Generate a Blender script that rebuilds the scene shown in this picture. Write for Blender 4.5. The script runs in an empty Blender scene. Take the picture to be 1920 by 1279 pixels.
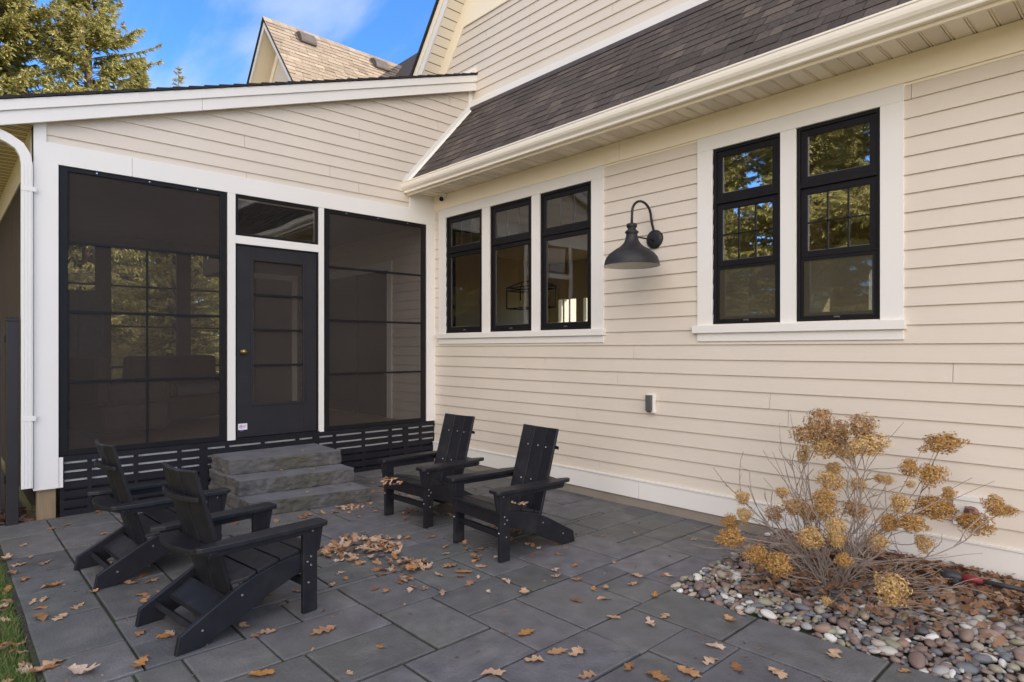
import bpy, math, random
import numpy as np
from mathutils import Vector, Matrix
R=math.radians
sc=bpy.context.scene
COL=sc.collection
rng=random.Random(7)

# ---------------------------------------------------------------- helpers
def lk(o,parent=None):
    COL.objects.link(o)
    if parent is not None: o.parent=parent
    return o
def tag(o,label=None,cat=None,group=None,kind=None):
    if label: o['label']=label
    if cat: o['category']=cat
    if group: o['group']=group
    if kind: o['kind']=kind
    return o
def empty(name,loc=(0,0,0),rz=0.,label=None,cat=None,group=None):
    o=bpy.data.objects.new(name,None); o.location=loc; o.rotation_euler=(0,0,rz); o.empty_display_size=.1
    lk(o); return tag(o,label,cat,group)
class MB:
    def __init__(s): s.v=[];s.f=[];s.r=[]
    def face(s,pts,r=0.):
        n=len(s.v); s.v+= [tuple(p) for p in pts]; s.f.append(tuple(range(n,n+len(pts)))); s.r.append(r)
    def add(s,vs,fs,r=0.):
        n=len(s.v); s.v+=[tuple(p) for p in vs]
        for f in fs: s.f.append(tuple(i+n for i in f)); s.r.append(r)
    def box(s,x0,x1,y0,y1,z0,z1,r=0.):
        s.add([(x0,y0,z0),(x1,y0,z0),(x1,y1,z0),(x0,y1,z0),(x0,y0,z1),(x1,y0,z1),(x1,y1,z1),(x0,y1,z1)],
              [(0,3,2,1),(4,5,6,7),(0,1,5,4),(1,2,6,5),(2,3,7,6),(3,0,4,7)],r); return s
    def prism(s,poly,axis,a,b,r=0.):
        # poly: 2D points in the plane perpendicular to axis; extruded from a to b
        def P(u,v,w):
            return {'x':(w,u,v),'y':(u,w,v),'z':(u,v,w)}[axis]
        n=len(poly)
        vs=[P(u,v,a) for u,v in poly]+[P(u,v,b) for u,v in poly]
        fs=[tuple(range(n))[::-1],tuple(range(n,2*n))]+[(i,(i+1)%n,(i+1)%n+n,i+n) for i in range(n)]
        s.add(vs,fs,r); return s
    def tube(s,pts,rad,n=8,r=0.,cap=True):
        pts=[Vector(p) for p in pts]; m=len(pts)
        rs=rad if hasattr(rad,'__len__') else [rad]*m
        vs=[]
        up=None
        for i,p in enumerate(pts):
            d=(pts[min(i+1,m-1)]-pts[max(i-1,0)])
            d=d.normalized() if d.length>1e-9 else Vector((0,0,1))
            if up is None:
                up=Vector((0,0,1)) if abs(d.z)<.9 else Vector((1,0,0))
            a=d.cross(up)
            if a.length<1e-6: a=d.cross(Vector((0,1,0)))
            a.normalize(); b=a.cross(d).normalized(); up=b
            for k in range(n):
                t=2*math.pi*k/n; vs.append(p+(a*math.cos(t)+b*math.sin(t))*rs[i])
        fs=[]
        for i in range(m-1):
            for k in range(n):
                k2=(k+1)%n; fs.append((i*n+k,i*n+k2,(i+1)*n+k2,(i+1)*n+k))
        if cap: fs.append(tuple(range(n))[::-1]); fs.append(tuple(range((m-1)*n,m*n)))
        s.add(vs,fs,r); return s
    def lathe(s,prof,c,n=32,r=0.):
        vs=[];fs=[];m=len(prof)
        for (rr,z) in prof:
            for k in range(n):
                t=2*math.pi*k/n; vs.append((c[0]+rr*math.cos(t),c[1]+rr*math.sin(t),z))
        for i in range(m-1):
            for k in range(n):
                k2=(k+1)%n; fs.append((i*n+k,i*n+k2,(i+1)*n+k2,(i+1)*n+k))
        s.add(vs,fs,r); return s
    def build(s,name,m,parent=None,smooth=False,bevel=0.):
        me=bpy.data.meshes.new(name); me.from_pydata(s.v,[],s.f)
        if any(s.r):
            a=me.attributes.new('rnd','FLOAT','FACE'); a.data.foreach_set('value',s.r)
        for mm in (m if isinstance(m,(list,tuple)) else [m]): me.materials.append(mm)
        if smooth: me.polygons.foreach_set('use_smooth',[True]*len(me.polygons))
        me.update()
        o=lk(bpy.data.objects.new(name,me),parent)
        if bevel:
            b=o.modifiers.new('bevel','BEVEL'); b.width=bevel; b.segments=2; b.limit_method='ANGLE'
        return o
def np_mesh(name,verts,faces,m,rnd=None,smooth=False,parent=None,nv=4):
    verts=np.asarray(verts,dtype=np.float32); faces=np.asarray(faces,dtype=np.int32)
    me=bpy.data.meshes.new(name); me.vertices.add(len(verts)); me.vertices.foreach_set('co',verts.ravel())
    k=faces.shape[1]; me.loops.add(faces.size); me.loops.foreach_set('vertex_index',faces.ravel())
    me.polygons.add(len(faces)); me.polygons.foreach_set('loop_start',np.arange(0,faces.size,k,dtype=np.int32))
    me.update(calc_edges=True); me.validate()
    if rnd is not None:
        a=me.attributes.new('rnd','FLOAT','FACE'); a.data.foreach_set('value',np.asarray(rnd,dtype=np.float32))
    if smooth: me.polygons.foreach_set('use_smooth',np.ones(len(me.polygons),dtype=bool))
    for mm in (m if isinstance(m,(list,tuple)) else [m]): me.materials.append(mm)
    return lk(bpy.data.objects.new(name,me),parent)

# ---------------------------------------------------------------- materials
def mat(name,c1,c2=None,scale=6.,rough=.6,bump=0.,bscale=60.,attr=None,detail=4.,spec=.4,metal=0.,obj=None,stretch=(1,1,1),c3=None,s3=1.,f3=(.5,.65),m3=1.,bstretch=None,transl=0.,c4=None,s4=1.,f4=(.5,.65),m4=1.):
    """noise mix of c1,c2; attr: list of ramp colours driven by the per-face 'rnd' (or Object random when obj) and multiplied in; c3 = patches"""
    m=bpy.data.materials.new(name); m.use_nodes=True; nt=m.node_tree; N=nt.nodes; L=nt.links
    b=N['Principled BSDF']; b.inputs['Roughness'].default_value=rough; b.inputs['Specular IOR Level'].default_value=spec; b.inputs['Metallic'].default_value=metal
    tc=N.new('ShaderNodeTexCoord'); mp=N.new('ShaderNodeMapping'); mp.inputs['Scale'].default_value=stretch; L.new(tc.outputs['Object'],mp.inputs['Vector'])
    n=N.new('ShaderNodeTexNoise'); n.inputs['Scale'].default_value=scale; n.inputs['Detail'].default_value=detail; L.new(mp.outputs[0],n.inputs['Vector'])
    mr=N.new('ShaderNodeMapRange'); mr.inputs['From Min'].default_value=.3; mr.inputs['From Max'].default_value=.7; L.new(n.outputs[0],mr.inputs[0])
    if attr:
        if obj: s=N.new('ShaderNodeObjectInfo'); so=s.outputs['Random']
        else:
            s=N.new('ShaderNodeAttribute'); s.attribute_name='rnd'; so=s.outputs['Fac']
        cr=N.new('ShaderNodeValToRGB'); e=cr.color_ramp.elements
        while len(e)<len(attr): e.new(.5)
        for i,c in enumerate(attr): e[i].position=i/(len(attr)-1); e[i].color=(*c,1)
        L.new(so,cr.inputs[0]); base=cr.outputs[0]
        mx=N.new('ShaderNodeMix'); mx.data_type='RGBA'; mx.blend_type='MULTIPLY'; mx.inputs[0].default_value=1.
        m2=N.new('ShaderNodeMix'); m2.data_type='RGBA'; m2.inputs[6].default_value=(*c1,1); m2.inputs[7].default_value=(*(c2 or c1),1); L.new(mr.outputs[0],m2.inputs[0])
        L.new(base,mx.inputs[6]); L.new(m2.outputs[2],mx.inputs[7]); col=mx.outputs[2]
    else:
        m2=N.new('ShaderNodeMix'); m2.data_type='RGBA'; m2.inputs[6].default_value=(*c1,1); m2.inputs[7].default_value=(*(c2 or c1),1); L.new(mr.outputs[0],m2.inputs[0]); col=m2.outputs[2]
    if c3:
        n3=N.new('ShaderNodeTexNoise'); n3.inputs['Scale'].default_value=s3; n3.inputs['Detail'].default_value=5; L.new(tc.outputs['Object'],n3.inputs['Vector'])
        r3=N.new('ShaderNodeMapRange'); r3.inputs['From Min'].default_value=f3[0]; r3.inputs['From Max'].default_value=f3[1]; r3.inputs['To Max'].default_value=m3; L.new(n3.outputs[0],r3.inputs[0])
        mq=N.new('ShaderNodeMix'); mq.data_type='RGBA'; mq.inputs[7].default_value=(*c3,1); L.new(r3.outputs[0],mq.inputs[0]); L.new(col,mq.inputs[6]); col=mq.outputs[2]
    if c4:
        n5=N.new('ShaderNodeTexNoise'); n5.inputs['Scale'].default_value=s4; n5.inputs['Detail'].default_value=8; n5.inputs['Roughness'].default_value=.65; n5.inputs['Distortion'].default_value=.6; L.new(tc.outputs['Object'],n5.inputs['Vector'])
        r5=N.new('ShaderNodeMapRange'); r5.inputs['From Min'].default_value=f4[0]; r5.inputs['From Max'].default_value=f4[1]; r5.inputs['To Max'].default_value=m4; L.new(n5.outputs[0],r5.inputs[0])
        m6=N.new('ShaderNodeMix'); m6.data_type='RGBA'; m6.inputs[7].default_value=(*c4,1); L.new(r5.outputs[0],m6.inputs[0]); L.new(col,m6.inputs[6]); col=m6.outputs[2]
    L.new(col,b.inputs['Base Color'])
    if bump:
        n4=N.new('ShaderNodeTexNoise'); n4.inputs['Scale'].default_value=bscale; n4.inputs['Detail'].default_value=6
        mp4=N.new('ShaderNodeMapping'); mp4.inputs['Scale'].default_value=bstretch or stretch; L.new(tc.outputs['Object'],mp4.inputs['Vector']); L.new(mp4.outputs[0],n4.inputs['Vector'])
        bp=N.new('ShaderNodeBump'); bp.inputs['Strength'].default_value=bump; bp.inputs['Distance'].default_value=.01; L.new(n4.outputs[0],bp.inputs['Height']); L.new(bp.outputs[0],b.inputs['Normal'])
    if transl:
        t=N.new('ShaderNodeBsdfTranslucent'); L.new(col,t.inputs[0]); ms=N.new('ShaderNodeMixShader'); ms.inputs[0].default_value=transl
        L.new(b.outputs[0],ms.inputs[1]); L.new(t.outputs[0],ms.inputs[2]); L.new(ms.outputs[0],N['Material Output'].inputs[0])
    return m
M={}
M['siding']=mat('siding_paint',(.705,.621,.527),(.675,.593,.502),scale=1.3,rough=.55,bump=.12,bscale=30,bstretch=(1,1,14),c3=(.63,.56,.465),s3=.7,f3=(.48,.75),m3=.6,c4=(.52,.455,.37),s4=4.,f4=(.6,.85),m4=.3)
M['white']=mat('white_trim_paint',(.81,.77,.725),(.785,.75,.705),scale=2,rough=.5,bump=.05,bscale=25,c3=(.76,.74,.71),s3=3,f3=(.58,.8),m3=.4)
M['cream']=mat('trim_warm_light',(.93,.82,.64),(.91,.80,.62),scale=1.5,rough=.5,bump=.05,bscale=25)  # warm bounce light at the eaves is put into this trim colour
M['gutter']=mat('gutter_enamel_warm_light',(.90,.82,.71),(.87,.79,.68),scale=3,rough=.32,spec=.5,c3=(.66,.58,.45),s3=7,f3=(.6,.8),m3=.35,stretch=(1,1,1))  # gutter tone also holds the warm eave light
M['soffit']=mat('soffit_vinyl',(.92,.83,.69),(.89,.80,.66),scale=3,rough=.45)  # yellow of the warm light put into the soffit colour
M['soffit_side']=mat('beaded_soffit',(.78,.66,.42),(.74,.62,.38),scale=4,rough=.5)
M['black']=mat('black_window_enamel',(.008,.0068,.008),(.011,.0095,.011),scale=8,rough=.5,spec=.22)
M['door']=mat('charcoal_door_paint',(.017,.0155,.018),(.022,.020,.023),scale=5,rough=.55,spec=.3,bump=.04,bscale=40)
M['lumber']=mat('black_recycled_lumber',(.0095,.009,.0125),(.015,.0145,.0185),scale=12,rough=.46,bump=.12,bscale=35,stretch=(1,1,1),spec=.42,c3=(.040,.036,.034),s3=6,f3=(.56,.8),m3=.5)
M['skirt']=mat('black_skirt_paint',(.009,.0085,.012),(.015,.014,.019),scale=6,rough=.6,spec=.25,bump=.08,bscale=30)
M['bolt']=mat('bolt_steel',(.55,.55,.55),rough=.35,metal=.9)
M['brass']=mat('aged_brass',(.30,.21,.10),(.24,.17,.08),scale=30,rough=.3,metal=.9)
M['lamp']=mat('bronze_black_enamel',(.013,.012,.014),(.018,.017,.019),scale=40,rough=.5,bump=.05,bscale=120)
M['lampin']=mat('lamp_white_inside',(.75,.72,.68),rough=.5)
M['shingle']=mat('asphalt_shingle',(1,1,1),(.72,.70,.70),scale=30,rough=.9,bump=.8,bscale=110,attr=[(.062,.048,.041),(.100,.080,.070),(.078,.062,.056),(.150,.118,.098),(.070,.058,.055)],c3=(.050,.040,.036),s3=2,f3=(.5,.75),m3=.4)
M['shingle2']=mat('sunlit_shingle',(1,1,1),(.8,.8,.8),scale=20,rough=.9,bump=.4,bscale=100,attr=[(.20,.155,.115),(.31,.245,.19),(.25,.20,.15),(.36,.29,.225)])  # same shingle as the skirt roof, with sunlight put into the colour
M['edge']=mat('roof_edge_dark',(.02,.018,.018),(.035,.03,.028),scale=30,rough=.9)
M['stone']=mat('bluestone',(1.1,1.09,1.1),(.66,.66,.66),scale=8,detail=12,rough=.66,bump=.55,bscale=70,attr=[(.112,.111,.124),(.150,.146,.162),(.122,.124,.124),(.172,.165,.170),(.138,.133,.150),(.096,.098,.100)],c3=(.112,.113,.098),s3=.85,f3=(.42,.68),m3=.7,c4=(.235,.225,.215),s4=2.6,f4=(.52,.78),m4=.55)
M['joint']=mat('joint_soil',(.02,.018,.014),(.06,.054,.042),scale=60,rough=.95,bump=.6,bscale=100,c3=(.035,.055,.02),s3=3,f3=(.5,.6))
M['step']=mat('step_stone',(.145,.138,.135),(.055,.052,.052),scale=9,rough=.85,bump=1.,bscale=22,bstretch=(1,1,2.2),c3=(.090,.082,.058),s3=2.6,f3=(.46,.66),m3=.8)
M['tread']=mat('step_top_skylit',(.175,.175,.195),(.12,.12,.132),scale=5,detail=8,rough=.65,bump=.4,bscale=30)  # top faces of the step stone, skylight put into the lighter colour
M['concrete']=mat('foundation_concrete',(.30,.255,.21),(.25,.215,.18),scale=4,rough=.85,bump=.25,bscale=40,c3=(.20,.175,.145),s3=1.6,f3=(.5,.7),m3=.7)
M['grass']=mat('grass_blade',(1,1,1),attr=[(.08,.14,.03),(.13,.20,.045),(.19,.25,.07),(.30,.26,.13)],rough=.7,transl=.25)
M['lawn']=mat('lawn',(.17,.17,.06),(.25,.21,.10),scale=9,rough=.95,bump=.5,bscale=30,c3=(.30,.22,.11),s3=.7,f3=(.5,.7))
M['soil']=mat('bed_soil',(.05,.035,.026),(.10,.065,.045),scale=30,rough=.95,bump=.6,bscale=60)
M['pebble']=mat('river_pebble',(1,1,1),(.72,.70,.68),scale=22,rough=.55,bump=.12,bscale=70,attr=[(.62,.60,.57),(.11,.10,.11),(.42,.36,.29),(.22,.15,.135),(.36,.36,.36),(.26,.19,.155),(.16,.17,.19),(.50,.47,.43),(.30,.20,.155),(.30,.28,.20),(.75,.73,.70)])
M['leaf']=mat('dry_oak_leaf',(1,1,1),(.75,.68,.62),scale=18,rough=.75,bump=.2,bscale=60,attr=[(.40,.21,.10),(.56,.35,.21),(.64,.45,.31),(.27,.12,.05),(.70,.54,.44),(.50,.24,.07),(.36,.18,.08),(.60,.40,.27)],obj=True,transl=.15)
M['leafm']=mat('leaf_litter',(1,1,1),(.75,.68,.62),scale=18,rough=.8,attr=[(.27,.14,.075),(.18,.095,.055),(.36,.22,.13),(.22,.11,.06),(.46,.31,.21)],transl=.1)
M['twig']=mat('hydrangea_stem',(.22,.17,.14),(.33,.27,.235),scale=30,rough=.8)
M['head_t']=mat('dried_flower_tan',(1,1,1),(.85,.8,.7),scale=30,rough=.8,attr=[(.54,.32,.11),(.68,.44,.18),(.80,.59,.31),(.40,.22,.06)],transl=.1)
M['head_o']=mat('dried_flower_ochre',(1,1,1),(.85,.8,.7),scale=30,rough=.8,attr=[(.44,.22,.055),(.56,.32,.10),(.66,.42,.165),(.30,.15,.035)],transl=.1)
M['head_b']=mat('dried_flower_brown',(1,1,1),(.85,.8,.7),scale=30,rough=.8,attr=[(.36,.20,.09),(.50,.30,.14),(.60,.39,.21),(.22,.12,.05)],transl=.1)
M['bark']=mat('spruce_bark',(.10,.07,.05),(.16,.115,.085),scale=12,rough=.9,bump=.6,bscale=20)
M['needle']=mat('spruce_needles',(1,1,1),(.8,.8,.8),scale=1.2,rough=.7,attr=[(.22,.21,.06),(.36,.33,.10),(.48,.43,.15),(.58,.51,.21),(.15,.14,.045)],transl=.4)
M['post']=mat('treated_post',(.30,.215,.13),(.23,.165,.10),scale=4,rough=.85,bump=.3,bscale=20,stretch=(6,6,1),c3=(.15,.16,.06),s3=3,f3=(.5,.7),m3=.7)
M['darkwood']=mat('dark_stained_boards',(.055,.036,.026),(.08,.055,.04),scale=3,rough=.7,bump=.15,bscale=20,stretch=(8,8,1))
M['fence']=mat('black_fence_paint',(.017,.014,.016),(.025,.02,.02),scale=3,rough=.5)
M['inner']=mat('interior_plaster',(.78,.66,.42),(.74,.62,.39),scale=1,rough=.8)
M['innerdark']=mat('porch_ceiling_stain',(.085,.07,.055),(.11,.09,.07),scale=3,rough=.7)
M['floorw']=mat('interior_floor',(.18,.12,.07),(.25,.17,.10),scale=2,rough=.4,stretch=(1,9,1))
M['porchwall']=mat('porch_back_trim',(.12,.09,.07),(.15,.115,.085),scale=3,rough=.6)
M['wicker']=mat('brown_wicker',(.06,.035,.02),(.10,.055,.03),scale=60,rough=.7,bump=.8,bscale=90)
M['cushion']=mat('grey_cushion',(.16,.14,.125),(.13,.12,.11),scale=20,rough=.9)
M['iron']=mat('black_iron',(.02,.018,.016),rough=.4,metal=.5)
M['greyplastic']=mat('grey_plastic_cover',(.09,.085,.08),(.11,.105,.10),scale=20,rough=.4)
M['rust']=mat('copper_tap',(.30,.17,.13),(.20,.12,.10),scale=30,rough=.5,metal=.3)
M['hose']=mat('dark_rubber',(.035,.035,.042),(.05,.048,.055),scale=30,rough=.5)
M['red']=mat('red_plastic',(.22,.025,.035),rough=.4)
M['sticker']=mat('sticker_white',(.78,.74,.80),rough=.35)
M['ink']=mat('sticker_red_ink',(.45,.06,.08),rough=.4)
M['ink2']=mat('sticker_blue_ink',(.16,.10,.42),rough=.4)
M['ventm']=mat('roof_vent_metal',(.10,.08,.075),(.07,.058,.055),scale=10,rough=.6)

def vented():
    m=bpy.data.materials.new('perforated_soffit'); m.use_nodes=True; nt=m.node_tree;N=nt.nodes;L=nt.links;b=N['Principled BSDF']
    tc=N.new('ShaderNodeTexCoord'); mp=N.new('ShaderNodeMapping'); mp.inputs['Scale'].default_value=(95,95,95); mp.inputs['Rotation'].default_value=(0,0,.785)
    vo=N.new('ShaderNodeTexVoronoi'); vo.inputs['Randomness'].default_value=0.; vo.inputs['Scale'].default_value=1.
    L.new(tc.outputs['Object'],mp.inputs[0]); L.new(mp.outputs[0],vo.inputs['Vector'])
    cr=N.new('ShaderNodeValToRGB'); cr.color_ramp.elements[0].position=.25; cr.color_ramp.elements[0].color=(.06,.05,.035,1); cr.color_ramp.elements[1].position=.46; cr.color_ramp.elements[1].color=(.78,.70,.58,1)
    L.new(vo.outputs['Distance'],cr.inputs[0]); L.new(cr.outputs[0],b.inputs['Base Color']); b.inputs['Roughness'].default_value=.5
    return m
M['vent']=vented()
def glassm(name,base=.10,k=2.3,tint=(.80,.80,.78),wav=.14):
    m=bpy.data.materials.new(name); m.use_nodes=True; nt=m.node_tree;N=nt.nodes;L=nt.links
    N.remove(N['Principled BSDF'])
    t=N.new('ShaderNodeBsdfTransparent'); t.inputs[0].default_value=(*tint,1)
    g=N.new('ShaderNodeBsdfGlossy'); g.inputs['Roughness'].default_value=.015; g.inputs[0].default_value=(.95,.97,1,1)
    fr=N.new('ShaderNodeFresnel'); fr.inputs[0].default_value=1.5
    ma=N.new('ShaderNodeMath'); ma.operation='MULTIPLY_ADD'; ma.inputs[1].default_value=k; ma.inputs[2].default_value=base; ma.use_clamp=True
    L.new(fr.outputs[0],ma.inputs[0])
    tc=N.new('ShaderNodeTexCoord'); n=N.new('ShaderNodeTexNoise'); n.inputs['Scale'].default_value=2.2; n.inputs['Detail'].default_value=1
    L.new(tc.outputs['Object'],n.inputs['Vector']); bp=N.new('ShaderNodeBump'); bp.inputs['Strength'].default_value=wav; bp.inputs['Distance'].default_value=.012
    L.new(n.outputs[0],bp.inputs['Height']); L.new(bp.outputs[0],g.inputs['Normal'])
    mx=N.new('ShaderNodeMixShader'); L.new(ma.outputs[0],mx.inputs[0]); L.new(t.outputs[0],mx.inputs[1]); L.new(g.outputs[0],mx.inputs[2]); L.new(mx.outputs[0],N['Material Output'].inputs[0])
    return m
M['glass']=glassm('window_glass',.42,3.0)
M['vinyl']=glassm('transom_glass',.05,1.6,(.40,.38,.35))
M['lglass']=glassm('left_window_glass',.035,1.1,(.9,.89,.85))
def screenm(name,open_=.45,col=(.050,.038,.032)):
    m=bpy.data.materials.new(name); m.use_nodes=True; nt=m.node_tree;N=nt.nodes;L=nt.links;b=N['Principled BSDF']
    b.inputs['Base Color'].default_value=(*col,1); b.inputs['Roughness'].default_value=.55; b.inputs['Specular IOR Level'].default_value=.25
    tc=N.new('ShaderNodeTexCoord'); n=N.new('ShaderNodeTexNoise'); n.inputs['Scale'].default_value=1.6; n.inputs['Detail'].default_value=3; L.new(tc.outputs['Object'],n.inputs[0])
    mr=N.new('ShaderNodeMapRange'); mr.inputs['From Min'].default_value=.3;mr.inputs['From Max'].default_value=.7; mr.inputs['To Min'].default_value=open_-.06; mr.inputs['To Max'].default_value=open_+.06; L.new(n.outputs[0],mr.inputs[0])
    t=N.new('ShaderNodeBsdfTransparent'); mx=N.new('ShaderNodeMixShader'); L.new(mr.outputs[0],mx.inputs[0]); L.new(b.outputs[0],mx.inputs[1]); L.new(t.outputs[0],mx.inputs[2]); L.new(mx.outputs[0],N['Material Output'].inputs[0])
    return m
M['screen']=screenm('insect_screen')
M['doormesh']=screenm('door_mesh',.42,(.058,.046,.040))
M['wscreen']=screenm('window_half_screen',.34,(.075,.065,.042))

# ---------------------------------------------------------------- camera
cd=bpy.data.cameras.new('camera'); cam=bpy.data.objects.new('camera',cd); COL.objects.link(cam); sc.camera=cam
cd.sensor_width=36; cd.lens=36*1171/1920; cd.shift_y=14.5/1920; cd.clip_end=2000; cd.clip_start=.05
cam.location=(6.6935,-4.8100,1.47); cam.rotation_euler=(R(90),0,R(180-42.76-90))
# ---------------------------------------------------------------- light
SUN_AZ=(.75,.66); SUN_EL=29.
sun=bpy.data.lights.new('sun','SUN'); sun.energy=5.0; sun.angle=R(.5); sun.color=(1,.90,.74)
so=bpy.data.objects.new('sun',sun); COL.objects.link(so)
sd=Vector((SUN_AZ[0]*math.cos(R(SUN_EL)),SUN_AZ[1]*math.cos(R(SUN_EL)),math.sin(R(SUN_EL))))
so.rotation_euler=sd.to_track_quat('Z','Y').to_euler()
w=bpy.data.worlds.new('World'); sc.world=w; w.use_nodes=True; nt=w.node_tree;N=nt.nodes;L=nt.links
bg=N['Background']; bg.inputs[1].default_value=1.
sky=N.new('ShaderNodeTexSky'); sky.sky_type='NISHITA'; sky.sun_disc=False; sky.sun_elevation=R(SUN_EL); sky.sun_rotation=math.atan2(SUN_AZ[0],SUN_AZ[1]); sky.air_density=1.; sky.dust_density=.3; sky.ozone_density=2.5
tc=N.new('ShaderNodeTexCoord')
def vm(op,a,b=None):
    n=N.new('ShaderNodeVectorMath'); n.operation=op
    L.new(a,n.inputs[0])
    if b is not None: n.inputs[1].default_value=b
    return n
def mth(op,a,b=None,c=None,clamp=False):
    n=N.new('ShaderNodeMath'); n.operation=op; n.use_clamp=clamp
    for i,q in enumerate((a,b,c)):
        if q is None: continue
        if isinstance(q,(int,float)): n.inputs[i].default_value=q
        else: L.new(q,n.inputs[i])
    return n.outputs[0]
def sstep(v,a,b,t0=0.,t1=1.):
    n=N.new('ShaderNodeMapRange'); n.interpolation_type='SMOOTHSTEP'; n.inputs['From Min'].default_value=a; n.inputs['From Max'].default_value=b; n.inputs['To Min'].default_value=t0; n.inputs['To Max'].default_value=t1; L.new(v,n.inputs[0]); return n.outputs[0]
dirv=vm('NORMALIZE',tc.outputs['Generated']).outputs[0]
sx=N.new('ShaderNodeSeparateXYZ'); L.new(dirv,sx.inputs[0])
# saturated blue of a clear autumn sky: scaled sky texture
sm=N.new('ShaderNodeMix'); sm.data_type='RGBA'; sm.blend_type='MULTIPLY'; sm.inputs[0].default_value=1.; L.new(sky.outputs[0],sm.inputs[6]); sm.inputs[7].default_value=(.085,.152,.235,1)
# wispy cirrus
zz=mth('ADD',sx.outputs['Z'],.12)
cx_=N.new('ShaderNodeCombineXYZ'); L.new(mth('DIVIDE',sx.outputs['X'],zz),cx_.inputs[0]); L.new(mth('DIVIDE',sx.outputs['Y'],zz),cx_.inputs[1])
mpc=N.new('ShaderNodeMapping'); mpc.inputs['Rotation'].default_value=(0,0,.9); mpc.inputs['Scale'].default_value=(.55,1.9,1); L.new(cx_.outputs[0],mpc.inputs[0])
nc=N.new('ShaderNodeTexNoise'); nc.inputs['Scale'].default_value=1.7; nc.inputs['Detail'].default_value=7; nc.inputs['Roughness'].default_value=.55; nc.inputs['Distortion'].default_value=.5; L.new(mpc.outputs[0],nc.inputs['Vector'])
wis=mth('MULTIPLY',sstep(nc.outputs[0],.44,.72),.55)
hz=sstep(sx.outputs['Z'],.02,.42,.38,0.)
wis=mth('MAXIMUM',wis,mth('MULTIPLY',hz,sstep(nc.outputs[0],.36,.62)))
m1=N.new('ShaderNodeMix'); m1.data_type='RGBA'; L.new(wis,m1.inputs[0]); L.new(sm.outputs[2],m1.inputs[6]); m1.inputs[7].default_value=(.52,.58,.66,1)
# added fill: unseen bright sky behind the camera, lighting the shaded walls
dd=vm('DOT_PRODUCT',dirv,tuple(Vector((.56,-.76,.36)).normalized())).outputs['Value']
nb=N.new('ShaderNodeTexNoise'); nb.inputs['Scale'].default_value=2.2; nb.inputs['Detail'].default_value=5; L.new(dirv,nb.inputs['Vector'])
fill_mask=sstep(mth('ADD',dd,mth('MULTIPLY',mth('SUBTRACT',nb.outputs[0],.5),.5)),.58,.86)
FILL=2.25
m3=N.new('ShaderNodeMix'); m3.data_type='RGBA'; L.new(fill_mask,m3.inputs[0]); L.new(m1.outputs[2],m3.inputs[6]); m3.inputs[7].default_value=(FILL*1.0,FILL*.95,FILL*.93,1)
over=sstep(sx.outputs['Z'],.58,.85)  # pale zenith added out of view for ambient light
m5=N.new('ShaderNodeMix'); m5.data_type='RGBA'; L.new(over,m5.inputs[0]); L.new(m3.outputs[2],m5.inputs[6]); m5.inputs[7].default_value=(.66,.68,.76,1)
L.new(m5.outputs[2],bg.inputs[0])
vs=sc.view_settings; vs.view_transform='Standard'; vs.look='None'; vs.gamma=1; vs.exposure=0.6; vs.use_curve_mapping=False
sc.cycles.max_bounces=10; sc.cycles.transparent_max_bounces=16; sc.cycles.diffuse_bounces=5; sc.cycles.sample_clamp_indirect=6
sc.cycles.use_denoising=True

# ================================================================ GROUND
g=MB()
S=260
g.face([(-S,-S,-.05),(S,-S,-.05),(S,S,-.05),(-S,S,-.05)])
tag(g.build('ground',M['lawn']),kind='structure')
# patio: joint bed + slabs
PX0,PX1,PY0,PY1=-.02,8.6,-4.47,-.005
j=MB(); j.box(PX0,PX1+.3,PY0,PY1,-.045,-.012); j.box(3.3,PX1+.3,PY0-2.6,PY0-.002,-.045,-.012)
tag(j.build('patio_bed',M['joint']),kind='structure')
BX,BY=4.55,-1.50     # planting bed corner
U=.05
def cell(a): return int(round(a/U))
occ={}
rects=[]
def inside(cx,cy):
    x,y=cx*U+U/2,cy*U+U/2
    if x<PX0 or x>PX1: return False
    if x>BX and y>BY: return False
    if y>PY1: return False
    if y<PY0: return x>3.35+.0 and y>-7.0
    return True
exp_=[(3.65,4.0,-2.65,-2.15),(4.0,4.55,-2.65,-2.3),(3.65,4.2,-3.0,-2.65),(4.2,4.55,-3.2,-2.65),(3.8,4.2,-3.5,-3.0),(3.45,3.8,-3.6,-3.0),(3.15,3.65,-3.0,-2.55),
 (4.0,4.55,-2.3,-1.8),(4.55,4.9,-2.3,-1.9),(4.55,4.9,-2.95,-2.3),(3.65,4.0,-2.15,-1.8),(3.15,3.65,-2.15,-1.8),(3.15,3.65,-2.55,-2.15),(4.55,5.1,-1.9,-1.5),(5.1,5.75,-1.9,-1.5),(5.75,6.4,-1.9,-1.5),
 (4.2,4.55,-1.8,-1.45),(4.0,4.2,-1.8,-1.45),(2.75,3.15,-4.1,-3.6),(2.75,3.1,-3.6,-3.0),(3.1,3.45,-3.95,-3.0),(3.45,3.8,-3.95,-3.6),(3.8,4.2,-3.95,-3.5),(1.1,1.55,-4.1,-3.6),(.5,1.1,-4.1,-3.65),
 (1.55,2.0,-4.45,-4.1),(2.0,2.5,-4.45,-4.1),(2.5,3.05,-4.45,-4.1),(1.1,1.55,-4.45,-4.1),(.5,1.1,-4.45,-4.1),(0,.5,-4.45,-4.1),(0,.5,-4.1,-3.65),(1.55,2.15,-4.1,-3.7),(2.15,2.75,-4.1,-3.7),(3.05,3.6,-4.45,-3.95),
 (4.2,4.9,-3.55,-3.2)]
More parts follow.
